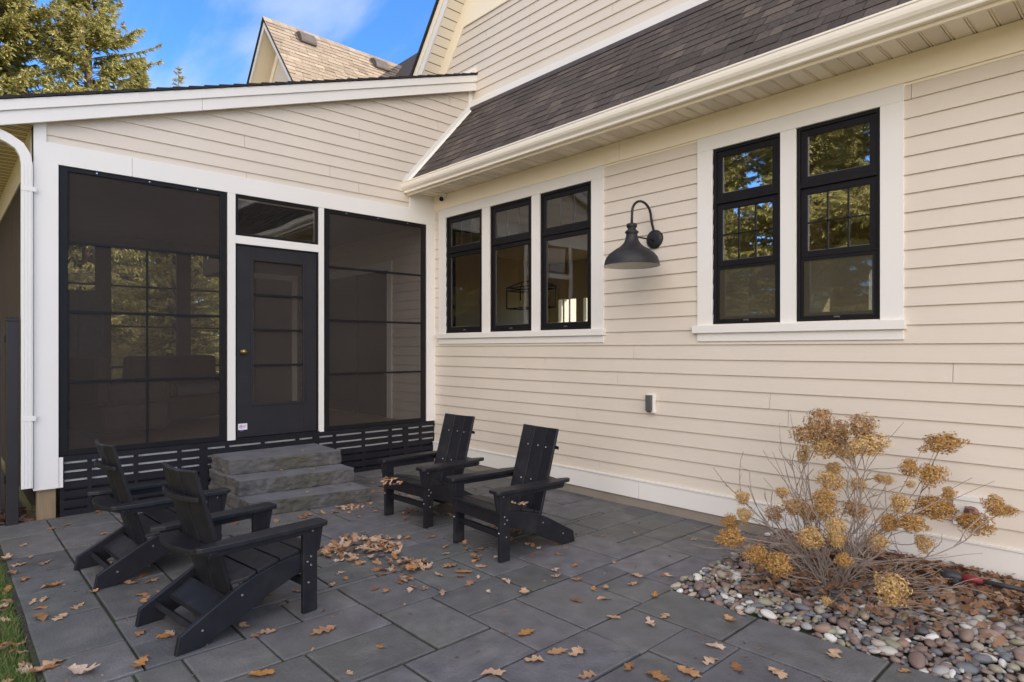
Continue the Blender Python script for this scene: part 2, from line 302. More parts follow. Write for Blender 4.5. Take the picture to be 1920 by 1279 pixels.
def put(r):
    cs=[(a,b) for a in range(cell(r[0]),cell(r[1])) for b in range(cell(r[2]),cell(r[3]))]
    cs=[c for c in cs if inside(*c)]
    if not cs or any(c in occ for c in cs): return False
    for c in cs: occ[c]=len(rects)
    rects.append((max(r[0],PX0),r[1],r[2],min(r[3],PY1))); return True
for r in exp_: put(r)
sizes=[(6,9),(9,6),(7,12),(12,7),(9,9),(10,7),(7,10),(6,12),(12,9),(8,8),(12,6),(7,7)]
for cy in range(cell(-7.0),cell(0)):
    for cx in range(cell(0),cell(PX1)):
        if (cx,cy) in occ or not inside(cx,cy): continue
        w_,h_=rng.choice(sizes)
        mw=0
        while mw<w_ and inside(cx+mw,cy) and (cx+mw,cy) not in occ: mw+=1
        nxt=0
        while nxt<5 and inside(cx+mw+nxt,cy) and (cx+mw+nxt,cy) not in occ: nxt+=1
        if nxt<5: mw+=nxt
        mh=1
        while mh<h_+4:
            ok=all(inside(cx+k,cy+mh) and (cx+k,cy+mh) not in occ for k in range(mw))
            if not ok: break
            mh+=1
        if mh>h_: 
            mh=h_ if mh-h_>=4 else mh
        put((cx*U,(cx+mw)*U,cy*U,(cy+mh)*U))
sl=MB()
for (x0,x1,y0,y1) in rects:
    g_=.0045+rng.random()*.004; t=rng.uniform(-.003,.002)
    x0+=g_;x1-=g_;y0+=g_;y1-=g_
    if x1-x0<.03 or y1-y0<.03: continue
    c=.006; jx=lambda: rng.uniform(-.0025,.0025)
    tl=[t+rng.uniform(-.0015,.0015) for _ in range(4)]
    lo=[(x0+jx(),y0+jx()),(x1+jx(),y0+jx()),(x1+jx(),y1+jx()),(x0+jx(),y1+jx())]
    q=[(x0+c,y0+c),(x1-c,y0+c),(x1-c,y1-c),(x0+c,y1-c)]
    vs_=[(a,b,-.04) for a,b in lo]+[(a,b,-.004+t_) for (a,b),t_ in zip(lo,tl)]+[(a,b,t_) for (a,b),t_ in zip(q,tl)]
    sl.add(vs_,[(0,1,5,4),(1,2,6,5),(2,3,7,6),(3,0,4,7),(4,5,9,8),(5,6,10,9),(6,7,11,10),(7,4,8,11),(8,9,10,11)],rng.random())
tag(sl.build('patio',M['stone']),kind='structure')
# bed soil
def bedz(x,y): return -.005+.055*max(0.,min(1.,(y+1.5)/1.4))
b=MB()
nx,ny=30,10
vs_=[(BX+(9-BX)*i/nx,BY+(0.-BY)*k/ny-.0,bedz(0,BY-BY*k/ny)-.018) for k in range(ny+1) for i in range(nx+1)]
b.add(vs_,[(k*(nx+1)+i,k*(nx+1)+i+1,(k+1)*(nx+1)+i+1,(k+1)*(nx+1)+i) for k in range(ny) for i in range(nx)])
tag(b.build('planting_bed_soil',M['soil'],smooth=True),kind='structure')
# dirt strip beside the porch
b=MB(); b.box(-4.5,.0,-4.9,-4.2,-.045,-.02); tag(b.build('dirt_strip',M['soil']),kind='structure')

# ================================================================ HOUSE
house=empty('house',(0,0,0),0,'large cream lap-sided house with brown shingle skirt roof and black framed windows','house')
LX=11.0
holes=[(.267,2.673,1.668,3.14),(3.989,5.254,1.675,3.14)]
def lap_rows(mb,x0,x1,z0,z1,zb,ex,holes,plane,axis='y',joints=(),sgn=-1,clip=None,off=0.):
    """lap siding: rows of exposure ex, bottoms at zb+k*ex. plane = wall coordinate, sgn = outward direction."""
    k=math.floor((z0-zb)/ex); T=.013
    while zb+k*ex<z1:
        a=max(zb+k*ex,z0); c=min(zb+(k+1)*ex,z1)
        if c-a<.004: k+=1; continue
        cuts=sorted({a,c}|{h[2] for h in holes if a<h[2]<c}|{h[3] for h in holes if a<h[3]<c})
        rr=random.Random(k*17+int(x0*10)+int(plane*7)); js=[]; p=x0+rr.uniform(.4,3.2)
        while p<x1: js.append(p); p+=3.66
        for a_,c_ in zip(cuts[:-1],cuts[1:]):
            seg=[(x0,x1)]
            for h in holes:
                if h[2]<=a_+1e-6 and h[3]>=c_-1e-6:
                    ns=[]
                    for s0,s1 in seg:
                        if h[1]<=s0 or h[0]>=s1: ns.append((s0,s1)); continue
                        if h[0]>s0: ns.append((s0,h[0]))
                        if h[1]<s1: ns.append((h[1],s1))
                    seg=ns
            for j_ in js:
                ns=[]
                for s0,s1 in seg:
                    if s0+.05<j_<s1-.05: ns+= [(s0,j_-.0016),(j_+.0016,s1)]
                    else: ns.append((s0,s1))
                seg=ns
            d=lambda z: plane+sgn*(T*(1-(z-(zb+k*ex))/ex)+.003+off)
            for s0,s1 in seg:
                L0,L1,U0,U1=s0,s1,s0,s1
                if clip:
                    L0,L1=clip(a_,L0,L1); U0,U1=clip(c_,U0,U1)
                    if L1-L0<.01: continue
                    if U1<U0: U1=U0
                if axis=='y': P=lambda u,z,dd_: (u,dd_,z)
                else: P=lambda u,z,dd_: (dd_,u,z)
                F=[P(L0,a_,d(a_)),P(L1,a_,d(a_)),P(U1,c_,d(c_)),P(U0,c_,d(c_))]
                B=[P(L0,a_,plane),P(L1,a_,plane),P(U1,c_,plane),P(U0,c_,plane)]
                mb.add(F+B,[(0,1,2,3),(4,5,1,0),(1,5,6,2),(0,3,7,4),(3,2,6,7)],0.)
        k+=1
def wallplate(mb,x0,x1,z0,z1,holes,plane,thick,axis='y'):
    xs=sorted({x0,x1}|{h[0] for h in holes}|{h[1] for h in holes}); zs=sorted({z0,z1}|{h[2] for h in holes}|{h[3] for h in holes})
    for a,b_ in zip(xs[:-1],xs[1:]):
        for c,d in zip(zs[:-1],zs[1:]):
            mx,mz=(a+b_)/2,(c+d)/2
            if any(h[0]<mx<h[1] and h[2]<mz<h[3] for h in holes): continue
            if axis=='y': mb.box(a,b_,plane,plane+thick,c,d)
            else: mb.box(plane,plane+thick,a,b_,c,d)
m_=MB(); lap_rows(m_,.0,LX,.262,3.258,.245,.126,holes,0.,'y'); m_.build('siding_wall',M['siding'],house)
m_=MB(); wallplate(m_,0.,LX,.05,3.9,holes,.001,.14); m_.build('wall_core',M['joint'],house)
m_=MB(); m_.box(.0,3.245,-.028,0,.082,.245); m_.box(3.2485,7.1,-.028,0,.082,.245); m_.box(7.103,LX,-.028,0,.082,.245); m_.box(0,LX,-.036,0.,.2455,.262)
m_.build('baseboard',M['white'],house,bevel=.002)
m_=MB(); m_.box(0.,LX,-.012,.12,-.3,.081); m_.build('foundation',M['concrete'],house)
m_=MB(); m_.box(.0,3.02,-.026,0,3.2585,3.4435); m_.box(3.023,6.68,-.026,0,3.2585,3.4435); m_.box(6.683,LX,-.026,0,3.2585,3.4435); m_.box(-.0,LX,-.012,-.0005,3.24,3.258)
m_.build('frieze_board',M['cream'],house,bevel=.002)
# window casings
def casing(x0,x1,mull,sillx):
    m=MB()
    m.box(x0,x1,-.024,0,3.1403,3.2575)
    m.box(x0,mull[0][0],-.024,0,1.665,3.14)
    for a,b_ in mull[1:-1]: m.box(a,b_,-.022,.03,1.665,3.14)
    m.box(mull[-1][1],x1,-.024,0,1.665,3.14)
    o=m.build('window_casing',M['white'],house,bevel=.002)
    s=MB(); s.box(sillx[0],sillx[1],-.052,.0,1.602,1.6645); s.box(x0,x1,-.026,0,1.532,1.6015); s.build('sill',M['white'],o,bevel=.002)
casing(.118,2.828,[(.267,0),(.985,1.122),(1.827,1.95),(0,2.673)],(.09,2.845))
casing(3.849,5.397,[(3.989,0),(4.561,4.679),(0,5.254)],(3.813,5.412))
def window(x0,x1,kind):
    zb,zt,zd=1.668,3.14,2.695
    W=MB(); y0,y1=-.004,.07
    f=.026
    # outer frame
    W.box(x0,x0+f,y0,y1,zb,zt); W.box(x1-f,x1,y0,y1,zb,zt); W.box(x0+f,x1-f,y0,y1,zt-f,zt); W.box(x0+f,x1-f,y0,y1,zb,zb+f); W.box(x0+f,x1-f,y0-.004,y1,zd-.018,zd+.018)
    win=W.build('window',M['black'],house,bevel=.0025)
    def sash(a,b_,c,d,s,yy,name='sash'):
        q=MB(); q.box(a,a+s,yy,yy+.03,c,d); q.box(b_-s,b_,yy,yy+.03,c,d); q.box(a+s,b_-s,yy,yy+.03,d-s,d); q.box(a+s,b_-s,yy,yy+.03,c,c+s)
        q.build(name,M['black'],win,bevel=.003)
        q=MB(); q.box(a+s-.001,a+s+.006,yy+.008,yy+.022,c+s,d-s); q.box(a+s,b_-s,yy+.008,yy+.022,c+s-.001,c+s+.005); q.build('glazing_bead',M['greyplastic'],win)
        return (a+s,b_-s,c+s,d-s,yy+.014)
    G=M['glass'] if kind=='dh' else M['lglass']
    def pane(t,gm=G):
        q=MB(); a,b_,c,d,yy=t; q.face([(a,yy,c),(b_,yy,c),(b_,yy,d),(a,yy,d)]); q.build('pane',gm,win)
    pane(sash(x0+f+.001,x1-f-.001,zd+.019,zt-f-.001,.048,.006))
    if kind=='dh':
        pane(sash(x0+f+.001,x1-f-.001,2.155,zd-.019,.048,.008))
        t=sash(x0+f+.001,x1-f-.001,zb+f+.001,2.185,.045,.045); pane(t)
        q=MB(); a,b_,c,d=x0+f+.002,x1-f-.002,zb+f+.002,2.153; s=.02
        q.box(a,a+s,.004,.018,c,d); q.box(b_-s,b_,.004,.018,c,d); q.box(a+s,b_-s,.004,.018,d-s,d); q.box(a+s,b_-s,.004,.018,c,c+s); q.build('screen_frame',M['black'],win)
        q=MB(); q.face([(a+s,.012,c+s),(b_-s,.012,c+s),(b_-s,.012,d-s),(a+s,.012,d-s)]); q.build('screen',M['wscreen'],win)
        # muntin bars behind the upper glass
        a,b_=x0+.074,x1-.074
        q=MB()
        for k in (1,2): xx=a+(b_-a)*k/3; q.box(xx-.005,xx+.005,.013,.018,2.2,2.63)
        q.box(a,b_,.013,.018,2.41,2.42); q.build('muntin_bars',M['black'],win)
    else:
        pane(sash(x0+f+.001,x1-f-.001,zb+f+.001,zd-.019,.048,.006))
        a,b_=x0+.074,x1-.074; q=MB()
        for k in (1,2): xx=a+(b_-a)*k/3; q.box(xx-.006,xx+.006,.030,.036,2.76,3.07)
        q.build('muntin_bars',M['greyplastic'],win)
    q=MB(); q.box((x0+x1)/2-.02,(x0+x1)/2+.02,-.008,.004,zb+f+.004,zb+f+.016); q.build('latch',M['greyplastic'],win)
    return win
for a,b_ in ((.267,.985),(1.122,1.827),(1.95,2.673)): window(a,b_,'cs')
for a,b_ in ((3.989,4.561),(4.679,5.254)): window(a,b_,'dh')
# eave: soffit panels, fascia, gutter
so_=MB(); x=.0; k=0; mi=[]
pan=MB(); vents=[]
while x<LX:
    wd=.118; v=(k//2)%2==1
    D_=.034; pan.box(x,x+.030,-.408,0,3.4225+D_,3.4245+D_); pan.box(x+.008,x+.013,-.408,0,3.410+D_,3.4224+D_); pan.box(x+.0245,x+.030,-.408,0,3.411+D_,3.4224+D_)
    if v: vents.append(MB().box(x+.0305,x+wd,-.408,0,3.4135+D_,3.4224+D_))
    else: pan.box(x+.0305,x+wd,-.408,0,3.4115+D_,3.4224+D_)
    x+=wd; k+=1
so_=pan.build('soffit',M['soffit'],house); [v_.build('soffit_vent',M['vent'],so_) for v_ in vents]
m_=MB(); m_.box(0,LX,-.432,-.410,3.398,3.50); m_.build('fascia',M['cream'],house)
prof=[(-.434,3.545),(-.434,3.420),(-.478,3.420),(-.482,3.428),(-.482,3.440),(-.492,3.452),(-.508,3.466),(-.520,3.486),(-.524,3.508),(-.524,3.530),(-.530,3.534),(-.530,3.547),(-.515,3.547),(-.515,3.536),(-.517,3.51),(-.512,3.488),(-.500,3.470),(-.484,3.455),(-.476,3.444),(-.474,3.427),(-.440,3.427),(-.440,3.545)]
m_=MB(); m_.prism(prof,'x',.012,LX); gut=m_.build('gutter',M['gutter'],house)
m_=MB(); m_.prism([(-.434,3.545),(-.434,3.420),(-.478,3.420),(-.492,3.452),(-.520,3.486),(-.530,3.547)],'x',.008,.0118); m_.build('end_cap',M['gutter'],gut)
m_=MB(); x=.4
while x<LX: m_.box(x,x+.025,-.515,-.44,3.53,3.536); x+=.6
m_.build('bracket',M['gutter'],gut)
# skirt roof with individual tabs
def shingles(name,org,ux,uy,W,Hh,exp_s,tabw,m,parent,thick=.006,clipf=None):
    """org lower-left corner; ux along course, uy up the slope"""
    ux=Vector(ux);uy=Vector(uy);nn=ux.cross(uy).normalized(); mb=MB(); org=Vector(org)
    rows=int(math.ceil(Hh/exp_s)); rr=random.Random(hash(name)%999 if False else 5)
    for r_ in range(rows):
        v0=r_*exp_s; v1=min(v0+exp_s,Hh); x=-rr.random()*tabw
        while x<W:
            wd=tabw*rr.choice((.55,.75,1.,1.25)); a=max(x,0);b_=min(x+wd,W); x+=wd
            if b_-a<.01: continue
            if clipf and not clipf((a+b_)/2,v0): continue
            t=thick*rr.uniform(.7,2.0); dv=rr.choice((0,0,-.006,.004))
            P=lambda u,v,h: org+ux*u+uy*v+nn*h
            g2=.003
            vs=[P(a+g2,v0+dv,t),P(b_-g2,v0+dv,t),P(b_-g2,v1+.01,.001),P(a+g2,v1+.01,.001),P(a+g2,v0+dv,0),P(b_-g2,v0+dv,0)]
            mb.add(vs,[(0,1,2,3),(4,5,1,0),(4,0,3),(1,5,2)],.02+.96*rr.random())
    mb.face([org-nn*.001,org+ux*W-nn*.001,org+ux*W+uy*Hh-nn*.001,org+uy*Hh-nn*.001],.01)
    return mb.build(name,m,parent)
e0=Vector((0,-.475,3.505)); e1=Vector((0,.63,4.765)); sl_=(e1-e0); Hs=sl_.length
shingles('skirt_roof',(.004,-.475,3.505),(1,0,0),sl_/Hs,LX,Hs,.135,.20,M['shingle'],house)
m_=MB(); d_=sl_/Hs; nn=Vector((1,0,0)).cross(d_)
p0=Vector((0,-.455,3.53)); p1=Vector((0,.62,4.757))
for (q,w2) in ((0,.055),): 
    a=p0+nn*.006; c=p1+nn*.006
    m_.add([a+Vector((.004,0,0)),a+Vector((w2,0,0)),c+Vector((w2,0,0)),c+Vector((.004,0,0)),a+Vector((.004,0,0))+nn*.02,a+Vector((w2*.4,0,0))+nn*.02,c+Vector((w2*.4,0,0))+nn*.02,c+Vector((.004,0,0))+nn*.02],
      [(0,1,5,4),(1,2,6,5),(2,3,7,6),(4,5,6,7),(3,0,4,7)])
    # upstand against the porch wall
    u0=p0+nn*.075; u1=p1+nn*.075
    m_.add([a+Vector((.016,0,0)),c+Vector((.016,0,0)),u1+Vector((.016,0,0)),u0+Vector((.016,0,0)),a,c,u1,u0],[(0,1,2,3),(4,7,6,5),(0,3,7,4),(3,2,6,7)])
m_.build('step_flashing',M['white'],house)
# upper wall
RK=lambda z: (z-5.515)/1.278-.731      # x of the rake line at height z
RX=4.5; RZ=5.515+1.278*(RX+.731)
m_=MB()
def upclip(z,a,b_):
    return max(a,RK(z)),min(b_,2*RX-RK(z))
lap_rows(m_,-2.,LX,4.83,5.95,4.986,.1262,[],.63,'y',clip=upclip)
lap_rows(m_,-2.,LX,6.25,RZ-.2,4.986,.1262,[],.63,'y',clip=upclip)
uw=m_.build('upper_wall',M['siding'],house)
m_=MB(); m_.prism([(RK(4.3),4.3),(2*RX-RK(4.3),4.3),(RX,RZ)],'y',.6305,.8); m_.build('upper_wall_core',M['joint'],house)
m_=MB(); m_.box(.0,LX,.585,.625,4.775,4.86); m_.build('upper_skirt_trim',M['white'],house,bevel=.002)
m_=MB(); m_.prism([(0,4.72),(LX,4.72),(LX,4.773),(0,4.773)],'y',.575,.62); m_.build('apron_flashing',M['ventm'],house)
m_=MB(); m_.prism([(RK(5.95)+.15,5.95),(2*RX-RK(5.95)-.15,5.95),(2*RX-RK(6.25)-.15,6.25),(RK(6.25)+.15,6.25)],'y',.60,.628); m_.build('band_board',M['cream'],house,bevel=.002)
def slopeboard(mb,off0,off1,y0,y1,zlo,side=1):
    # board parallel to the rake, off = horizontal offset inwards from the rake line
    ztop=RZ
    q=[(RK(zlo)+off0,zlo),(RK(zlo)+off1,zlo),(RX,ztop-off1*1.278),(RX,ztop-off0*1.278)]
    mb.prism(q if side>0 else [(2*RX-a,b_) for a,b_ in q][::-1],'y',y0,y1)
for sd_ in (1,-1):
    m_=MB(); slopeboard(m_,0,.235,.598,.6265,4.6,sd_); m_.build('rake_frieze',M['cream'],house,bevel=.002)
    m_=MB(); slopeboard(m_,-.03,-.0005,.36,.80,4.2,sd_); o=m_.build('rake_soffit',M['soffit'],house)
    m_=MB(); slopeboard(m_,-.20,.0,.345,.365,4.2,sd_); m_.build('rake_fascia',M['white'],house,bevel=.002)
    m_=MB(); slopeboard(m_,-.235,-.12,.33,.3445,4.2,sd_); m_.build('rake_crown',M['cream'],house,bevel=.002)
    m_=MB(); slopeboard(m_,-.275,-.236,.30,9.5,3.0,sd_); m_.build('main_roof',M['edge'],house)
# grooves across the rake soffit
m_=MB(); z=4.3
while z<RZ-.3:
    x=RK(z); m_.add([(x+.0,.37,z-.0),(x+.0,.60,z),(x+.006,.60,z+.0077),(x+.006,.37,z+.0077)],[(0,1,2,3)]); z+=.098
m_.build('soffit_groove',M['edge'],house)
# body of the house behind (walls closed, casts the patio's shade)
m_=MB(); m_.box(-2.6,9.3,5.12,5.3,3.36,6.2); m_.box(9.3,LX,.2,.4,0,6.); m_.box(LX-.15,LX,.0,5,0,3.6); m_.build('rear_wall',M['siding'],house)
# room behind the windows
m_=MB(); bw=[(-2.45,-1.95,1.75,2.52),(-1.75,-1.3,1.75,2.52),(.6,1.5,1.5,2.6),(3.6,5.0,1.4,2.6),(5.5,7.5,1.4,2.6)]
wallplate(m_,-2.7,LX-.2,.4,3.3,bw,5.0,.1); m_.box(-2.7,LX-.2,.15,5.,3.3,3.36); m_.box(-2.76,-2.7,.15,5.1,.4,3.36); m_.box(-2.7,-.01,.1,.14,.4,3.3)
m_.box(3.1,3.2,.15,2.2,.4,3.3); m_.box(3.1,3.2,3.4,5.,.4,3.3); m_.build('interior_wall',M['inner'],house)
m_=MB(); m_.box(-2.7,LX-.2,.15,5.1,.36,.4); m_.build('interior_floor',M['floorw'],house)
m_=MB(); m_.box(.9,1.0,2.6,2.7,.4,3.3); m_.box(-.9,-.8,2.6,2.7,.4,3.3); m_.box(.6,1.5,4.97,4.999,2.0,2.05); m_.box(1.03,1.07,4.97,4.999,1.5,2.6); m_.box(-2.3,-2.27,4.97,4.999,1.75,2.52); m_.box(-2.13,-2.10,4.97,4.999,1.75,2.52); m_.build('interior_column',M['white'],house)

# rear wing seen above the porch roof
wx_,wz_,wy0=-6.03,8.19,.10; SL=1.2
m_=MB()
m_.prism([(wx_-3.2,0),(wx_+3.2,0),(wx_+3.2,wz_-.16-3.2*SL),(wx_,wz_-.16),(wx_-3.2,wz_-.16-3.2*SL)],'y',wy0+.35,8); m_.build('wing_wall',M['siding'],house)
for s_ in (1,-1):
    m_=MB(); m_.prism([(wx_,wz_-.05),(wx_+s_*3.6,wz_-.05-3.6*SL),(wx_+s_*3.6,wz_-.20-3.6*SL),(wx_,wz_-.20)],'y',wy0,wy0+.025); m_.build('wing_rake_board',M['white'],house)
    m_=MB(); m_.prism([(wx_,wz_-.16),(wx_+s_*3.5,wz_-.16-3.5*SL),(wx_+s_*3.5,wz_-.18-3.5*SL),(wx_,wz_-.18)],'y',wy0+.026,wy0+.349); m_.build('wing_soffit',M['cream'],house)
    m_=MB(); m_.prism([(wx_,wz_-.33),(wx_+s_*3.4,wz_-.33-3.4*SL),(wx_+s_*3.4,wz_-.55-3.4*SL),(wx_,wz_-.55)],'y',wy0+.33,wy0+.3495); m_.build('wing_frieze',M['cream'],house)
    m_=MB(); m_.prism([(wx_,wz_),(wx_+s_*3.7,wz_-3.7*SL),(wx_+s_*3.7,wz_-.05-3.7*SL),(wx_,wz_-.05)],'y',wy0-.03,8); m_.build('wing_roof_deck',M['edge'],house)
uy_=Vector((-1,0,SL)).normalized(); Hw=math.hypot(3.7,3.7*SL)
rf=shingles('wing_roof',(wx_+3.7,wy0-.03,wz_-3.7*SL+.002),(0,1,0),uy_,8,Hw,.14,.28,M['shingle2'],house,thick=.008)
m_=MB(); y=wy0-.03
while y<6:
    m_.prism([(wx_-.11,wz_-.11),(wx_,wz_+.025),(wx_+.11,wz_-.11),(wx_,wz_+.008)],'y',y,y+.17,.02+.96*rng.random()); y+=.172
m_.build('ridge_cap',M['shingle2'],house)
for yy in (.88,2.62):
    vx=wx_+.22; vz=wz_-.22*SL
    m_=MB(); n_=Vector((SL,0,1)).normalized(); t_=Vector((0,1,0)); u_=uy_
    c0=Vector((vx,yy,vz))
    prof=[]
    for (u,h) in ((-.22,.0),(-.22,.05),(-.18,.095),(-.08,.125),(.05,.11),(.16,.03),(.16,0)): prof.append(c0+u_*u+n_*h)
    vs_=[p-t_*.17 for p in prof]+[p+t_*.17 for p in prof]; n7=len(prof)
    m_.add(vs_,[tuple(range(n7)),tuple(range(n7,2*n7))[::-1]]+[(i,i+n7,(i+1)%n7+n7,(i+1)%n7) for i in range(n7)])
    m_.build('roof_vent',M['ventm'],house,bevel=.01)
# main body roof behind the wing
m_=MB(); m_.prism([(.7,5.2),(3.75,8.62),(6.8,5.2),(6.8,3.5),(.7,3.5)],'x',-12,3.0); m_.box(-12,-9.3,1.6,7.,0,3.49); m_.build('rear_body',M['shingle'],house)

# ================================================================ PORCH
porch=empty('screened_porch',(0,0,0),0,'screened porch with dark mesh panels, charcoal door and white posts under a sloping roof','screened porch')
RB=lambda y: 3.300+.337*(y+4.417)     # underside of the rake board
m_=MB()
def pclip(z,a,b_):
    y=(z-3.300)/.337-4.417-.40
    return max(a,y),b_
lap_rows(m_,-4.098,.63,3.252,5.1,3.319-.127,.127,[],0.,'x',sgn=1,clip=pclip); m_.build('gable_siding',M['siding'],porch)
m_=MB(); m_.prism([(-4.19,3.07),(.63,3.07),(.63,RB(.63)+.1),(-4.19,RB(-4.19)+.1)],'x',-.10,-.001); m_.build('gable_core',M['joint'],porch)
m_=MB(); m_.box(.0,.026,-4.19,-3.46,3.072,3.252); m_.box(.0,.026,-3.457,-.0,3.072,3.252); m_.build('header',M['white'],porch,bevel=.002)
m_=MB(); m_.box(.0,.022,-4.19,-4.10,3.2525,RB(-4.1)+.06); m_.build('corner_trim',M['white'],porch,bevel=.002)
m_=MB(); m_.box(.0,.024,.55,.627,4.70,RB(.6)+.02); m_.build('corner_trim',M['white'],porch,bevel=.002)
m_=MB(); m_.box(.0,.024,-.40,-.0275,3.2525,3.443); m_.build('corner_block',M['white'],porch,bevel=.002)
def wpost(y0,y1,z0,z1,d=.026): 
    m=MB(); m.box(-.14,d,y0,y1,z0,z1); return m.build('post',M['white'],porch,bevel=.002)
wpost(-4.192,-4.018,.258,3.0715,.03)
m_=MB(); m_.box(-.14,.022,-4.0175,-3.985,.258,.522); m_.build('post_trim',M['white'],porch)
wpost(-2.606,-2.529,.528,3.0715); wpost(-1.617,-1.556,.528,3.0715); wpost(-.142,-.001,.535,3.0715)
m_=MB(); m_.box(-.02,.024,-2.5285,-1.6175,2.560,2.644); m_.build('transom_rail',M['white'],porch,bevel=.002)
m_=MB(); m_.box(-.12,-.02,-4.165,-4.03,-.2,.2575); m_.build('wood_post',M['post'],porch,bevel=.004)
m_=MB(); m_.box(-.15,.018,-4.016,-.001,.478,.527); m_.box(-.15,.03,-2.53,-1.61,.5275,.538); m_.build('floor_rim',M['skirt'],porch)
def screen_panel(y0,y1,z0,z1,vbar,sm_=None):
    m=MB(); f=.068
    m.box(-.02,.010,y0,y0+f,z0,z1); m.box(-.02,.010,y1-f,y1,z0,z1); m.box(-.02,.010,y0+f,y1-f,z1-.04,z1); m.box(-.02,.010,y0+f,y1-f,z0,z0+.05)
    p=m.build('screen_panel',M['black'],porch,bevel=.003)
    m=MB(); m.face([(-.004,y0+f,z0+.05),(-.004,y1-f,z0+.05),(-.004,y1-f,z1-.04),(-.004,y0+f,z1-.04)]); m.build('mesh',sm_ or M['screen'],p)
    m=MB(); 
    for z in (2.41,1.797,1.177): m.box(-.003,.006,y0+f+.001,y1-f-.001,z-.012,z+.012)
    if vbar is not None: m.box(-.003,.0055,vbar-.008,vbar+.008,z0+.051,2.397)
    m.build('track_bar',M['black'],p)
    m=MB()
    for t in (.2,.5,.8): yy=y0+(y1-y0)*t; m.box(.010,.013,yy-.006,yy+.006,z1-.022,z1-.012)
    m.build('screw',M['bolt'],p)
screen_panel(-4.016,-2.608,.529,3.070,-3.33); screen_panel(-1.554,-.144,.529,3.070,None,M['doormesh'])
# transom
m_=MB(); a,b_,c,d=-2.527,-1.619,2.6455,3.070; f=.03
m_.box(-.03,.008,a,a+f,c,d); m_.box(-.03,.008,b_-f,b_,c,d); m_.box(-.03,.008,a+f,b_-f,d-f,d); m_.box(-.03,.008,a+f,b_-f,c,c+f)
tr=m_.build('transom_window',M['black'],porch,bevel=.003)
m_=MB(); m_.box(-.028,-.015,a+f,b_-f,d-f-.018,d-f); m_.box(-.028,-.015,b_-f-.014,b_-f,c+f,d-f-.018); m_.build('glazing_bead',M['cream'],tr)
m_=MB(); m_.face([(-.012,a+f,c+f),(-.012,b_-f,c+f),(-.012,b_-f,d-f),(-.012,a+f,d-f)]); m_.build('pane',M['vinyl'],tr)
# door
dj=MB(); dj.box(-.06,.012,-2.527,-2.512,.5385,2.559); dj.box(-.06,.012,-1.634,-1.619,.5385,2.559); dj.box(-.06,.012,-2.512,-1.634,2.545,2.559); dj.build('door_frame',M['black'],porch)
dz=MB(); y0,y1,z0,z1=-2.510,-1.636,.545,2.543; ga,gb,gc,gd=-2.352,-1.788,.885,2.412
dz.box(-.035,.006,y0,ga,z0,z1); dz.box(-.035,.006,gb,y1,z0,z1); dz.box(-.035,.006,ga,gb,gd,z1); dz.box(-.035,.006,ga,gb,z0,gc)
door=dz.build('door',M['door'],porch,bevel=.003)
m_=MB()
for (a,b_,c,d) in ((ga-.02,ga+.012,gc-.02,gd+.02),(gb-.012,gb+.02,gc-.02,gd+.02)): m_.box(.0062,.013,a,b_,c,d)
for (c,d) in ((gc-.02,gc+.012),(gd-.012,gd+.02)): m_.box(.0062,.013,ga+.012,gb-.012,c,d)
m_.build('lite_frame',M['door'],door,bevel=.003)
m_=MB(); m_.face([(-.012,ga,gc),(-.012,gb,gc),(-.012,gb,gd),(-.012,ga,gd)]); m_.build('mesh',M['doormesh'],door)
m_=MB()
for z in (2.043,1.67,1.295): m_.box(-.011,.004,ga+.0125,gb-.0125,z-.011,z+.011)
m_.build('muntin_bar',M['black'],door)
m_=MB(); kn=[(.0,.0),(.028,.0),(.028,.006),(.011,.009),(.011,.028),(.024,.036),(.029,.048),(.024,.060),(.0,.064)]
vs_=[];n=20
for r_,h in kn:
    for k in range(n): t=2*math.pi*k/n; vs_.append((.006+h,-2.449+r_*math.cos(t),1.437+r_*math.sin(t)))
m_.add(vs_,[(i*n+k,i*n+(k+1)%n,(i+1)*n+(k+1)%n,(i+1)*n+k) for i in range(len(kn)-1) for k in range(n)]); m_.build('door_knob',M['brass'],door,smooth=True)
m_=MB(); m_.box(.0062,.0075,-2.497,-2.405,.625,.690); st=m_.build('sticker',M['sticker'],door)
m_=MB(); cy_,cz_=-2.468,.658
for k in range(20):
    t0,t1=2*math.pi*k/20,2*math.pi*(k+1)/20
    m_.face([(.0079,cy_+r_*math.cos(t),cz_+r_*math.sin(t)) for r_,t in ((.019,t0),(.019,t1),(.0145,t1),(.0145,t0))])
m_.box(.0077,.0082,cy_-.006,cy_+.006,cz_-.008,cz_+.008); m_.build('sticker_emblem',M['ink'],st)
m_=MB()
for a,b_,c in ((-2.443,-2.415,.672),(-2.443,-2.42,.660),(-2.443,-2.425,.648)): m_.box(.0077,.0082,a,b_,c-.002,c+.002)
m_.box(.0064,.0078,-2.478,-2.445,.612,.622); m_.build('sticker_print',M['ink2'],st)
# louvred skirt
m_=MB(); slots=[(-3.974,-3.803),(-3.771,-3.44),(-3.405,-3.067),(-3.033,-2.865),(-2.792,-2.62),(-2.585,-2.255),(-2.22,-1.875),(-1.837,-1.677),(-1.602,-1.43),(-1.395,-1.057),(-1.021,-.689),(-.649,-.479),(-.41,-.235),(-.205,-.012)]
zs=[.0,.06,.145,.228,.309,.387,.466]; hw=.0105
ys=[-4.005]+[v for s_ in slots for v in s_]+[-.001]
m_.box(-.018,.006,-4.005,-.001,.466+hw,.4775)
for z0_,z1_ in zip(zs[:-1],zs[1:]):
    lo=z0_+(hw if z0_>0 else -.01); m_.box(-.018,.006,-4.005,-.001,lo,z1_-hw)
for a,b_ in zip(ys[0::2],ys[1::2]):
    for z in zs[1:]: m_.box(-.018,.0055,a,b_,z-hw,z+hw)
sk=m_.build('porch_skirt',M['skirt'],porch)
